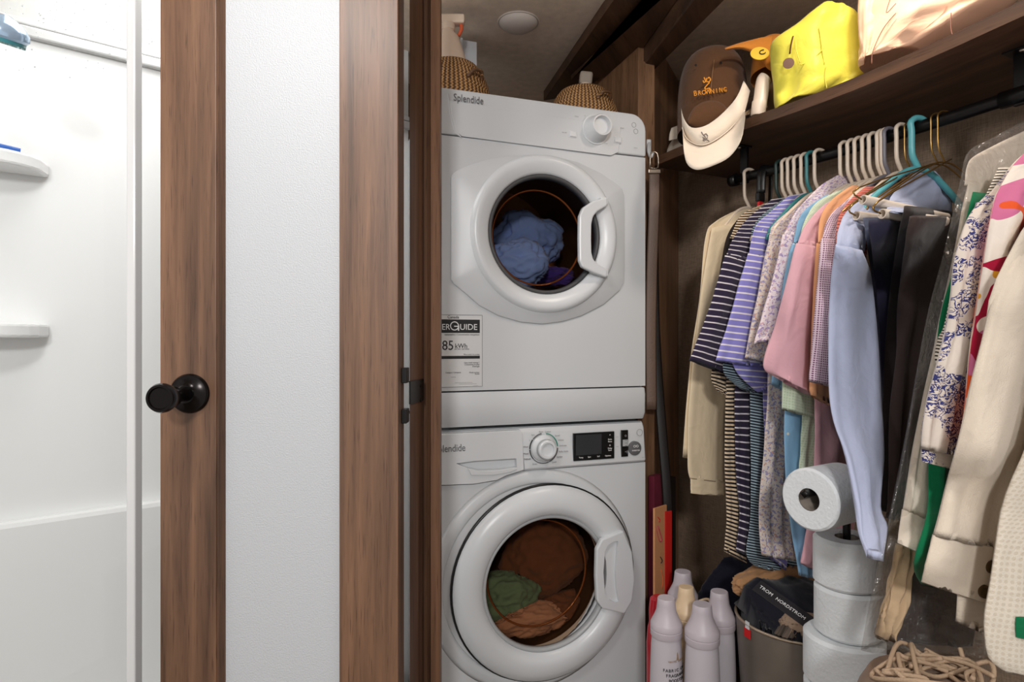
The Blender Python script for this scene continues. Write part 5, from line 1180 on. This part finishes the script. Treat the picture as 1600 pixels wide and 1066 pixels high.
# white visor hanging over the shelf edge
ze = 1.525
vis = thing('sun_visor', P(1115, 225, ze), 'cream sun visor hanging over the front edge of the shelf', 'visor')
sheet('visor_band', [(1064, 165, 1167, 124), (1064, 180, 1171, 140), (1068, 198, 1166, 172), (1070, 212, 1160, 190)], ze+0.005, 0.075, 0.003, VIS, vis, 36, 14)
bpy.data.objects.remove(bpy.context.scene.objects['visor_band'])
def vband():
    rows = []
    top = [(1064, 168), (1069, 186), (1080, 199), (1098, 198), (1116, 188), (1136, 170), (1152, 150), (1162, 126)]
    bot = [(1066, 200), (1072, 216), (1086, 226), (1102, 227), (1122, 217), (1144, 199), (1162, 178), (1172, 142)]
    dep = [0.05, 0.02, -0.01, -0.025, -0.028, -0.03, -0.038, 0.0]
    T = catmull([Vector((a, b, d)) for (a, b), d in zip(top, dep)], 4); B = catmull([Vector((a, b, d)) for (a, b), d in zip(bot, dep)], 4)
    v = []; f = []; n = len(T)
    for th in (0, 0.003):
        for i in range(n): v += [P(T[i].x, T[i].y, ze+T[i].z+th), P((T[i].x+B[i].x)/2, (T[i].y+B[i].y)/2, ze+T[i].z-0.004+th), P(B[i].x, B[i].y, ze+B[i].z+th)]
    for i in range(n-1):
        for k in range(2): a = i*3+k; f += [(a, a+3, a+4, a+1), (n*3+a, n*3+a+1, n*3+a+4, n*3+a+3)]
        f += [(i*3, n*3+i*3, n*3+i*3+3, i*3+3), (i*3+2, i*3+5, n*3+i*3+5, n*3+i*3+2)]
    me = mesh('visor_band', v, f); set_uv(me); return link('visor_band', me, VIS, vis, None, True)
vband()
def vbrim():
    bot = [(1066, 199), (1072, 215), (1086, 225), (1102, 226), (1122, 216), (1144, 198), (1158, 182), (1164, 172)]
    out = [(1067, 214), (1069, 240), (1075, 258), (1090, 265.5), (1114, 259), (1140, 245), (1158, 219), (1164.5, 184)]
    dep = [0.03, 0.015, -0.006, -0.022, -0.026, -0.030, -0.050, -0.060]
    B = catmull([Vector((a, b, d)) for (a, b), d in zip(bot, dep)], 4); O = catmull([Vector((a, b, d)) for (a, b), d in zip(out, dep)], 4)
    v = []; f = []; n = len(B); m = 7
    for th in (0, 0.003):
        for i in range(n):
            for k in range(m):
                s_ = k/(m-1); p = B[i].lerp(O[i], s_); v.append(P(p.x, p.y, ze+p.z+0.004-0.035*math.sin(s_*1.4)+th))
    for i in range(n-1):
        for k in range(m-1): a = i*m+k; f += [(a, a+m, a+m+1, a+1), (n*m+a, n*m+a+1, n*m+a+m+1, n*m+a+m)]
        f += [(i*m, n*m+i*m, n*m+i*m+m, i*m+m), (i*m+m-1, i*m+2*m-1, n*m+i*m+2*m-1, n*m+i*m+m-1)]
    me = mesh('visor_brim', v, f); set_uv(me); return link('visor_brim', me, VIS, vis, None, True)
vbrim()
tube('band_seam', [P(a, b, ze+d-0.004) for (a, b), d in zip([(1066, 199), (1072, 215), (1086, 225), (1102, 226), (1122, 216), (1144, 198), (1164, 172)], [0.03, 0.015, -0.006, -0.022, -0.026, -0.030, -0.060])], 0.0014, VIS, vis, 6, 5)
EMB = plain('grey_thread', srgb(120, 112, 108), 0.7)
for pts in (((1096, 206), (1099, 211), (1103, 209), (1106, 213)), ((1098, 214), (1101, 217), (1106, 215)), ((1100, 211), (1102, 215), (1100, 220)), ((1098, 219), (1104, 218), (1108, 221))):
    tube('stitched_emblem', [P(a, b, ze-0.031) for a, b in pts], 0.0012, EMB, vis, 6, 4)
# hidden white cap behind them
c = P(1063, 205, 1.86); wc = thing('baseball_cap', (c.x, c.y, STOP), 'plain white cap tucked behind the brown cap on the shelf', 'cap')
dome('crown', Vector((c.x+0.026, c.y-0.015, STOP+0.001)), 0.075, 0.055, 0.075, VIS, wc, 0, R(-30))
sheet('brim', [(1049, 200, 1075, 190), (1046, 210, 1078, 205), (1045, 220, 1078, 213)], 1.80, 0.01, 0.003, VIS, wc, 12, 8)
# orange cap
c = P(1206, 96, 1.585); oc = thing('baseball_cap', c, 'orange cap with round yellow patch leaning behind the brown cap', 'cap')
dome('crown', P(1207, 112, 1.585), 0.053, 0.060, 0.086, ORG, oc, R(-10), R(-30), low=0.02)
sheet('brim', [(1132, 75, 1134, 78.5), (1152, 68, 1158, 77), (1175, 62, 1182, 87), (1192, 58, 1198, 106), (1207, 57, 1206, 112)], 1.522, 0.012, 0.003, ORG, oc, 12, 16)
pp_ = lathe('yellow_patch', [(0.022, 0.0), (0.022, 0.0015), (0.001, 0.0015)], plain('yellow_felt', srgb(232, 195, 62), 0.7), oc, yawed(1187, 84, 1.500, -10, 0, -25), 28)
text('patch_letter', 'C', 0.022, yawed(1191, 82, 1.496, -10, 20, -25), BINK, oc, 0.0006)
# white bottle and straw fan
a, b = P(1192, 128, 1.494), P(1184, 178, 1.482)
bt = thing('white_tube_bottle', b, 'white rounded plastic tube standing beside the yellow bag', 'bottle')
tube('tube_body', [a+Vector((0.006, 0, 0.010)), a, (a+b)/2+Vector((0.001, 0, 0)), b], 0.0165, plain('milky_plastic', srgb(226, 208, 190), 0.4), bt, 20, 6)
lathe('tube_cap', [(0.0155, 0), (0.0172, 0.003), (0.0172, 0.034), (0.0168, 0.036)], bpy.data.materials['milky_plastic'], bt, Matrix.Translation(b+Vector((0, 0, -0.006))) @ Matrix.Rotation(R(7), 4, 'Y'), 24)
sf = thing('straw_hat', P(1195, 180, 1.56), 'straw hat brim squashed between white tube and yellow bag', 'hat')
STRAW = plain('straw', srgb(140, 116, 90), 0.7)
hc_ = P(1208, 150, 1.587); dome('hat_crown', Vector((hc_.x, hc_.y, STOP+0.001)), 0.054, 0.054, P(0, 112, 1.585).z-0.034-STOP, STRAW, sf)
for k in range(16):
    tube('straw_strand', [P(1150+k*3.2, 186-k*1.2, 1.50+0.004*(k % 3)), P(1180+k*1.2, 165-k*1.2, 1.54), P(1198+k*1.2, 140-k*0.8, 1.58)], 0.0022, STRAW, sf, 5, 4)
# yellow and peach bags, planes parallel to the shelf front
def bag_pt(px, py, into):
    return sf0 + sn*into
YEL = fabric('chartreuse_nylon', srgb(218, 208, 78), rough=0.42, weave=0.1); PCH = fabric('peach_nylon', srgb(234, 190, 160), rough=0.5, weave=0.1)
yd = (0.93, -0.37)
y0 = Vector(q(1285, 160, HS+0.02)); y0 = y0 + sn*0.055
yb = thing('yellow_pouch', (y0.x, y0.y, STOP), 'chartreuse yellow zipped nylon bag slumping over the shelf edge', 'bag')
cloth('bag_body', [(1270, 22, 1322, 18), (1245, 42, 1340, 28), (1206, 70, 1352, 55), (1204, 100, 1354, 90), (1208, 135, 1354, 116), (1209, 160, 1340, 130), (1212, 174, 1300, 152)], y0, yd, 0.052, YEL, yb, folds=1.4, amp=0.012, seed=3.3, taper=False)
fz = 0.060
fpt = lambda px, py, e=0.0: on_plane(px, py, y0 + Vector((yd[1], -yd[0])).normalized()*(fz+e), yd)
for pts in (((1280, 42), (1284, 70), (1288, 100)), ((1250, 102), (1270, 92), (1288, 74)), ((1291, 102), (1289, 122), (1292, 138)), ((1243, 62), (1244, 78), (1250, 98))):
    tube('piped_seam', [fpt(a, b, -0.001) for a, b in pts], 0.0011, YEL, yb, 6, 5)
zp = tube('zipper', [fpt(1239, 57), fpt(1236, 70), fpt(1234, 84)], 0.0035, plain('bronze_zip', srgb(120, 84, 52), 0.35, 0.8), yb, 8, 4, None, 0.0015)
lathe('zip_pull', [(0.012, 0.0), (0.012, 0.0015), (0.001, 0.0018)], plain('copper_tag', srgb(92, 60, 44), 0.6, 0.2), zp, Matrix.Translation(fpt(1232, 99, 0.003)) @ Matrix.Rotation(R(-20), 4, 'Z') @ FR, 24)
pd = (0.66, -0.75)
p0 = Vector(q(1440, 100, HS+0.02)) + sn*0.07
pb = thing('peach_bag', (p0.x, p0.y, STOP), 'large peach nylon bag slumped on the shelf', 'bag')
cloth('bag_body', [(1395, -60, 1610, -120), (1370, -10, 1640, -60), (1352, 50, 1610, -30), (1346, 90, 1580, 0), (1345, 108, 1510, 46), (1350, 114, 1440, 86)], p0, pd, 0.075, PCH, pb, folds=2, amp=0.012, seed=5.1, taper=False)
cloth('side_flap', [(1344, -40, 1400, -60), (1340, 20, 1385, 5), (1342, 60, 1375, 40), (1346, 95, 1360, 85)], p0 + Vector((-0.02, 0.03)), (0.93, -0.37), 0.02, PCH, pb, folds=2, amp=0.006, seed=2.0, taper=False)
cpt = lambda px, py: on_plane(px, py, p0 + Vector((pd[1], -pd[0])).normalized()*0.083, pd)
for pts in (((1362, 100), (1364, 80), (1380, 45), (1400, 20)), ((1486, 20), (1486, 45), (1492, 58), (1510, 45)), ((1400, 5), (1385, 20), (1392, -5))):
    tube('piped_seam', [cpt(a, b) for a, b in pts], 0.0009, plain('brown_piping', srgb(150, 100, 84), 0.6) if not bpy.data.materials.get('brown_piping') else bpy.data.materials['brown_piping'], pb, 6, 5)

# ------------------------------------------------------------------ belts on the partition edge
def bpx(px, py, Z): return P(px, py, Z)
LEA = plain('brown_leather', srgb(98, 78, 66), 0.5, bump=0.4, bscale=300); LBK = plain('black_leather', srgb(26, 22, 22), 0.45)
h0 = P(1018, 224, 1.74)
hk = thing('belt_hook', h0, 'small white plastic hook stuck on the partition edge', 'hook')
tube('hook_arm', [P(1014, 224, 1.775), P(1013, 236, 1.755), P(1017, 246, 1.745), P(1020, 238, 1.742)], 0.0045, WHITE2, hk, 8, 5)
box('hook_plate', (-0.007, 0.0, -0.02), (0.007, 0.006, 0.02), WHITE2, hk, 0.003, Matrix.Translation(P(1014, 228, 1.772)))
bl = thing('leather_belt', P(1022, 250, 1.70), 'brown leather belt with nickel buckle hanging beside the dryer', 'belt')
tube('belt_strap', [P(1023, 268, 1.70), P(1022, 330, 1.70), P(1019, 420, 1.705), P(1017, 520, 1.71), P(1018, 640, 1.71)], 0.002, LEA, bl, 8, 6, None, 0.0155)
tube('buckle', [P(1016, 262, 1.698), P(1017, 240, 1.697), P(1027, 240, 1.697), P(1028, 262, 1.698), P(1016, 262, 1.698)], 0.0022, CHROME, bl, 8, 3)
box('belt_loop', (-0.0175, -0.005, -0.006), (0.0175, 0.004, 0.006), CHROME, bl, 0.002, Matrix.Translation(P(1022.5, 268, 1.698)))
b2 = thing('black_belt', P(1030, 600, 1.76), 'long black leather belt hanging behind the brown belt', 'belt')
tube('belt_strap', [P(1021, 300, 1.765), P(1022, 450, 1.765), P(1026, 560, 1.76), P(1035, 680, 1.75), P(1043, 780, 1.74), P(1044, 860, 1.74)], 0.002, LBK, b2, 8, 6, None, 0.014)
# boards leaning between washer and wall
def board(px0, px1, py0, py1, Z0, Z1, th, mat, label, name, cat, top_drop=0):
    a, b = XY(px0, Z0), XY(px1, Z1); zt_ = P(px0, py0, Z0).z
    root = thing(name, (a[0], a[1], 0.19), label, cat)
    strip('board', a, b, -th, 0.19, zt_, mat, root, 0.001)
    return root, a, b, zt_
ORB = plain('orange_card', srgb(212, 150, 104), 0.6, var=0.2); REDB = plain('red_card', srgb(190, 30, 24), 0.5)
r_, a, b, zt_ = board(1023, 1042, 795, 0, 1.66, 1.70, 0.006, ORB, 'orange printed card leaning beside the washer', 'printed_card', 'card')
for pts, m_ in ((((1027, 808), (1030, 812), (1029, 816)), REDB), (((1025, 825), (1030, 845), (1033, 842), (1027, 822)), plain('pink_print', srgb(178, 60, 80), 0.6)), (((1031, 870), (1034, 876), (1032, 880)), BINK), (((1033, 890), (1036, 905), (1034, 920)), plain('orange_print', srgb(226, 96, 40), 0.6))):
    tube('printed_shape', [P(x_, y_, 1.662+0.0021*(x_-1023)-0.0012) for x_, y_ in pts], 0.0035, m_, r_, 6, 3, None, 0.001)
board(1040, 1050, 800, 0, 1.69, 1.70, 0.005, REDB, 'red card leaning behind the orange card', 'red_card', 'card')
board(1022, 1036, 745, 0, 1.74, 1.77, 0.02, plain('magenta_blue_cover', srgb(120, 40, 60), 0.5, var=0.5), 'dark red book standing behind the orange card', 'book', 'book')
board(1036, 1056, 750, 0, 1.78, 1.82, 0.03, LBK, 'black folder standing behind the red card', 'folder', 'folder')
# low platform that carries everything at the closet bottom
pl = [wr(0.02, 0.003), wr(1.25, 0.003), (0.80, 0.55), (0.42, 0.75), XY(1023, 1.62), XY(1026, 1.82)]
tag(prism('closet_platform', pl, 0.0, 0.19, W_DARK), 'low dark wooden platform at the bottom of the closet', 'platform')

# ------------------------------------------------------------------ detergent bottles
LAV = plain('lavender_plastic', srgb(192, 186, 192), 0.4); LAVC = plain('lavender_cap', srgb(190, 180, 187), 0.42); CRB = plain('cream_bottle', srgb(226, 198, 162), 0.4)
bot_prof = [(0.0385, 0.0), (0.0402, 0.006), (0.0402, 0.06), (0.0396, 0.12), (0.0372, 0.19), (0.0352, 0.214)]
cap_prof = [(0.0372, 0.212), (0.0388, 0.216), (0.0388, 0.2275), (0.0372, 0.229), (0.0388, 0.2305), (0.0388, 0.2415), (0.0365, 0.2455), (0.030, 0.258), (0.0245, 0.271), (0.0225, 0.285), (0.0212, 0.298), (0.0200, 0.300)]
def detergent(px, ytop, label, mats, sc=1.0, lid=None):
    Zs = 0.60*F/(ytop-CY); b = XY(px, Zs); loc = (b[0], b[1], 0.19)
    root = thing('detergent_bottle', loc, label, 'bottle', 'detergent bottles beside the washer'); mw = Matrix.Translation(loc)
    lathe('bottle_body', [(r*sc, z) for r, z in bot_prof], mats[0], root, mw, 40)
    lathe('measuring_cap', [(r*sc, z) for r, z in cap_prof], mats[1], root, mw, 40)
    return root, loc
d1, l1 = detergent(1041, 934, 'lavender bottle closest to the washer, printed with fabric care lettering', (LAV, LAVC), 0.94)
d2, l2 = detergent(1097, 944, 'lavender bottle with small emblem standing in front of the cream bottle', (LAV, LAVC), 1.0)
d3, l3 = detergent(1124, 924, 'lavender bottle touching the grey metal bin', (LAV, LAVC), 0.95)
d4, l4 = detergent(1067, 893, 'lavender bottle standing behind the cream bottle', (LAV, LAVC), 0.98)
d5, l5 = detergent(1072, 917, 'cream coloured bottle between the lavender ones', (CRB, CRB), 0.86)
def wraptext(root, loc, s, h, size, r, ang0, mat):
    # lettering bent round the bottle letter by letter
    adv = size*0.66; n = len(s)
    for k, ch in enumerate(s):
        if ch == ' ': continue
        a = ang0 + (k-(n-1)/2)*adv/r
        x, y = loc[0]+(r+0.0003)*math.sin(a), loc[1]-(r+0.0003)*math.cos(a)
        text('bottle_print', ch, size, Matrix.Translation((x, y, loc[2]+h)) @ Matrix.Rotation(a, 4, 'Z') @ FR, mat, root, 0.0004)
BRZ = plain('bronze_print', srgb(150, 120, 90), 0.5)
for k, s in enumerate(('FABRIC CARE', 'FRAGRANCE', 'BOOSTER')): wraptext(d1, l1, s, 0.148-k*0.0115, 0.0098, 0.0370+k*0.0003, R(28), BINK)
wraptext(d1, l1, 'WHITE LODGE', 0.168, 0.006, 0.0362, R(28), BRZ)
wraptext(d2, l2, 'WHITE LODGE', 0.118, 0.0068, 0.0398, R(30), BRZ)
for rt_, lc, h, rr_ in ((d1, l1, 0.176, 0.0360), (d2, l2, 0.128, 0.0396)):
    a = R(30); tube('bottle_emblem', [(lc[0]+rr_*math.sin(a+k*0.06), lc[1]-rr_*math.cos(a+k*0.06), lc[2]+h+dz) for k, dz in ((-1, -0.006), (-0.4, 0.0), (0, 0.010), (0.4, 0.0), (1, -0.006))], 0.0011, BRZ, rt_, 6, 3)
tube('carry_loop', [Vector(l4)+Vector((0.036, -0.01, 0.225)), Vector(l4)+Vector((0.06, -0.02, 0.235)), Vector(l4)+Vector((0.07, -0.03, 0.215))], 0.004, CRB, d4, 8, 5)
c = P(1026, 905, 1.60); rb = thing('red_bottle', (c.x, c.y, 0.19), 'translucent red bottle squeezed between washer and orange card', 'bottle')
REDP = plain('red_translucent', srgb(190, 30, 45), 0.2)
mw = Matrix.Translation((c.x-0.004, c.y-0.03, 0.19))
lathe('bottle_body', [(0.028, 0), (0.029, 0.006), (0.029, 0.12), (0.026, 0.16), (0.022, 0.175)], REDP, rb, mw, 28)
lathe('bottle_cap', [(0.022, 0.173), (0.023, 0.205), (0.020, 0.235), (0.012, 0.242)], REDP, rb, mw, 24)
# ------------------------------------------------------------------ grey metal bin with clothes
bc = Vector(XY(1242, 1.40)); BR = 0.130; bz = CAMZ - 432/F*1.40
GALV = plain('galvanised_metal', srgb(150, 140, 130), 0.45, 0.6, var=0.45)
bn = thing('metal_bin', (bc.x, bc.y, 0.19), 'dull grey metal bin full of dark clothes', 'bin'); mw = Matrix.Translation((bc.x, bc.y, 0))
lathe('bin_wall', [(BR*0.86, 0.19), (BR*0.99, bz-0.004), (BR*0.96, bz-0.004), (BR*0.83, 0.20), (0.001, 0.20)], GALV, bn, mw, 56, True, False)
ringpts = [(bc.x+BR*0.985*math.cos(2*math.pi*k/48), bc.y+BR*0.985*math.sin(2*math.pi*k/48), bz) for k in range(49)]
tube('rim', ringpts, 0.0035, plain('pale_rim', srgb(178, 160, 140), 0.35, 0.6), bn, 8)
aa = math.atan2(-bc.y, -bc.x) - R(48)
tgp = Vector((bc.x+BR*1.0*math.cos(aa), bc.y+BR*1.0*math.sin(aa), bz-0.008))
box('red_tag', (-0.010, -0.001, -0.020), (0.010, 0.001, 0.0), bpy.data.materials['red_plastic'], bn, 0, Matrix.Translation(tgp) @ Matrix.Rotation(aa+R(90), 4, 'Z'))
box('white_tag', (-0.006, -0.001, 0.0), (0.006, 0.001, 0.016), WHITE2, bn, 0, Matrix.Translation(tgp) @ Matrix.Rotation(aa+R(90), 4, 'Z'))
DKN = fabric('black_navy_cloth', srgb(22, 22, 32)); 
g_blk = crumple('black_garment', (bc.x-0.005, bc.y-0.005, bz+0.01), (0.112, 0.110, 0.072), DKN, 'black garment with lettered waistband heaped in the bin', 'clothes', 21, 0.25, 1.5)
g_nav = crumple('navy_fleece', (0.605, 1.645, 0.350), (0.088, 0.046, 0.140), fabric('navy_fleece_cloth', srgb(20, 20, 34), weave=1.0), 'dark navy fleece bunched beside the bin', 'clothes', 23, 0.3, 1.6)
g_tan = crumple('tan_fleece', P(1208, 905, 1.46), (0.105, 0.04, 0.035), TANF, 'tan fleece lying on the dark clothes under the striped shirts', 'clothes', 25, 0.3, 1.7, R(20))
g_tau = crumple('taupe_cloth', P(1245, 996, 1.30), (0.05, 0.03, 0.015), fabric('taupe_cloth', srgb(140, 118, 100)), 'taupe cloth edge tucked inside the bin rim', 'clothes', 27, 0.3, 2.0)
def in_bin(o, rmax):
    m = WM(o); mi = m.inverted()
    for v in o.data.vertices:
        p = m @ v.co; dx, dy = p.x-bc.x, p.y-bc.y; rr_ = math.hypot(dx, dy)
        if rr_ > rmax and p.z < bz+0.012: p.x, p.y = bc.x+dx*rmax/rr_, bc.y+dy*rmax/rr_
        if p.z < 0.24: p.z = 0.24
        v.co = mi @ p
    o.data.update()
in_bin(g_blk, BR*0.895); in_bin(g_tau, BR*0.89)
hang_ = [o_ for o_ in C.objects if o_.parent and o_.parent.name in ('teal_striped_shirt', 'striped_jersey', 'navy_polo', 'ivory_blouse', 'sky_blue_shirt', 'pink_polo', 'periwinkle_polo')]
expel(g_tan, hang_, 0.003, Vector((0, 0, -1)))
expel(g_blk, [g_tan], 0.002, Vector((0, 0, -1)))
expel(g_tau, [g_blk], 0.002, Vector((0, -0.6, 0.8)))
wb = thing('waistband', P(1225, 950, 1.20), 'black elastic waistband with white lettering lying in the bin', 'underwear')
bvb = world_bvh(g_blk); cam0 = Vector((0, 0, CAMZ))
def on_heap(px, py, dflt):
    h = bvb.ray_cast(cam0, ray(px, py).normalized()); return h[0] if h[0] is not None else P(px, py, dflt)
w0, w1 = P(1188, 918, 1.352), P(1264, 972, 1.272)
wn = Vector((0.1, -0.75, 0.65)).normalized(); wx = (w1-w0).normalized(); wy = wn.cross(wx).normalized(); wn = wx.cross(wy)
B4 = lambda p: Matrix(((wx.x, wy.x, wn.x, p.x), (wx.y, wy.y, wn.y, p.y), (wx.z, wy.z, wn.z, p.z), (0, 0, 0, 1)))
ln = (w1-w0).length
box('elastic_band', (-0.01, -0.017, -0.003), (ln+0.012, 0.017, 0.0), plain('black_elastic', srgb(30, 27, 32), 0.7, bump=0.4, bscale=500), wb, 0.001, B4(w0))
mb = B4(w0); mbi = mb.inverted(); mg = WM(g_blk); mgi = mg.inverted()
for v in g_blk.data.vertices:                          # the band lies flat on the heap, which gives way under it
    p = mbi @ (mg @ v.co); nb_ = (mbi.to_3x3() @ (mg.to_3x3() @ v.normal)).normalized()
    ex = max(0.0, -0.016-p.x, p.x-ln-0.018); ey = max(0.0, abs(p.y)-0.020); w_ = max(0.0, 1-math.hypot(ex, ey)/0.05); w_ = w_*w_*(3-2*w_)
    if -0.09 < p.z < 0.15 and (nb_.z > 0.05 or p.z > -0.003) and w_ > 0: p.z += (-0.0028-p.z)*w_; v.co = mgi @ (mb @ p)
expel(g_blk, [g_tan], 0.002, Vector((0, 0, -1)), 1); in_bin(g_blk, BR*0.895)
g_blk.data.update(); expel(g_tau, [g_blk], 0.002, Vector((0, -0.6, 0.8))); in_bin(g_tau, BR*0.90)
text('band_lettering', 'NORDSTROM', 0.0108, B4(w0) @ Matrix.Translation((ln*0.63, 0, 0.0006)), WINK, wb, 0.0003)
text('band_lettering', 'TROM', 0.0112, B4(w0) @ Matrix.Translation((ln*0.12, 0.001, 0.0006)), WINK, wb, 0.0003)

# ------------------------------------------------------------------ toilet rolls on a stand
TPM = plain('tissue_paper', srgb(226, 230, 233), 0.9, bump=0.8, bscale=160, spec=0.1)
ZT = 1.16; tc_ = Vector(XY(1323, ZT)); TR = 0.0585
std = thing('paper_stand', (tc_.x, tc_.y, 0.19), 'black metal toilet paper stand with top arm', 'stand')
lathe('base', [(0.075, 0.19), (0.075, 0.198), (0.02, 0.202)], BLKMET, std, Matrix.Translation((tc_.x, tc_.y, 0)), 40)
arm_c = P(1264, 781, 1.085)
ax = (P(1340, 778, 1.165)-arm_c); ax.z = 0.0; ax = ax.normalized()
tube('pole', [(tc_.x, tc_.y, 0.20), (tc_.x, tc_.y, arm_c.z-0.02), tuple(Vector((tc_.x, tc_.y, arm_c.z))), ], 0.007, BLKMET, std, 12)
zr = 0.2025; zs_top = P(1310, 834, ZT-0.06).z
nroll = 7; rh = 0.092
offs = [(0.0, 0.0), (0.001, -0.002), (-0.006, 0.0), (-0.007, -0.004), (-0.004, 0.0)]
z_levels = [P(1310, 1066+60, ZT).z, ]
ztop = CAMZ - (838-CY)/F*ZT
for k in range(nroll+1):
    z1_ = ztop - k*rh; z0_ = z1_-rh+0.001
    if z0_ < 0.235: z0_ = 0.2025
    ox, oy = offs[min(k, 4)]; rr = TR*(1.0 if k < 2 else 1.2)
    root = thing('toilet_roll', (tc_.x+ox, tc_.y+oy, z0_), ('white toilet roll on top of the upright stack', 'second white toilet roll down the upright stack', 'third white toilet roll down the upright stack', 'fourth white toilet roll down the upright stack', 'fifth white toilet roll down the upright stack', 'lowest white toilet roll of the upright stack, resting on the stand base', 'spare white toilet roll under the upright stack')[min(k, 6)], 'toilet roll', 'toilet rolls on the stand')
    mw = Matrix.Translation((tc_.x+ox, tc_.y+oy, 0))
    lathe('paper', [(0.021, z0_+0.001), (rr-0.006, z0_), (rr, z0_+0.006), (rr, z1_-0.006), (rr-0.006, z1_), (0.021, z1_-0.001)], TPM, root, mw, 48, True, False)
    lathe('core', [(0.0212, z0_+0.002), (0.0212, z1_-0.002), (0.0198, z1_-0.002), (0.0198, z0_+0.002)], plain('card_core', srgb(150, 140, 130), 0.8) if not bpy.data.materials.get('card_core') else bpy.data.materials['card_core'], root, mw, 28, True, False)
    if z0_ <= 0.2026: break
top = thing('toilet_roll', arm_c, 'white toilet roll lying sideways on the stand arm', 'toilet roll', 'toilet rolls on the stand')
q_ = ax.to_track_quat('Z', 'Y').to_matrix().to_4x4(); mwt = Matrix.Translation(arm_c) @ q_; r2 = 0.0555
lathe('paper', [(0.020, 0.0), (r2-0.004, 0.0), (r2, 0.004), (r2, 0.098), (r2-0.004, 0.102), (0.020, 0.102)], TPM, top, mwt, 56, True, False)
lathe('core', [(0.0205, 0.001), (0.0205, 0.101), (0.0195, 0.101), (0.0195, 0.001)], bpy.data.materials['card_core'], top, mwt, 28, True, False)
tube('arm', [arm_c+Vector((-0.004, -0.004, 0.0122))-ax*0.010, arm_c+Vector((0, 0, 0.0122))+ax*0.01, arm_c+Vector((0, 0, 0.0122))+ax*0.09, Vector((tc_.x, tc_.y, arm_c.z))], 0.0075, BLKMET, std, 4, 4)
# ------------------------------------------------------------------ rope bag lower right
rb0 = P(1466, 1052, 0.78)
rbg = thing('rope_bag', (rb0.x, rb0.y, 0.19), 'brown canvas bag topped with a tangle of tan rope', 'bag')
lathe('bag_body', [(0.09, 0.19), (0.10, 0.25), (0.088, rb0.z-0.06), (0.075, rb0.z-0.035), (0.001, rb0.z-0.04)], fabric('taupe_canvas', srgb(140, 115, 98)), rbg, Matrix.Translation((rb0.x+0.02, rb0.y+0.04, 0)), 32)
ROPE = plain('tan_rope', srgb(176, 150, 124), 0.8, bump=0.6, bscale=400)
random.seed(11)
for k in range(14):
    a0 = random.uniform(0, 6.28); pts = []
    for j in range(6):
        a = a0+j*random.uniform(0.5, 0.95); r = random.uniform(0.03, 0.08)
        pts.append((rb0.x+0.02+r*math.cos(a), rb0.y+0.03+r*0.8*math.sin(a), rb0.z-0.03+random.uniform(-0.005, 0.026)))
    tube('rope_loop', pts, 0.003, ROPE, rbg, 7, 6)
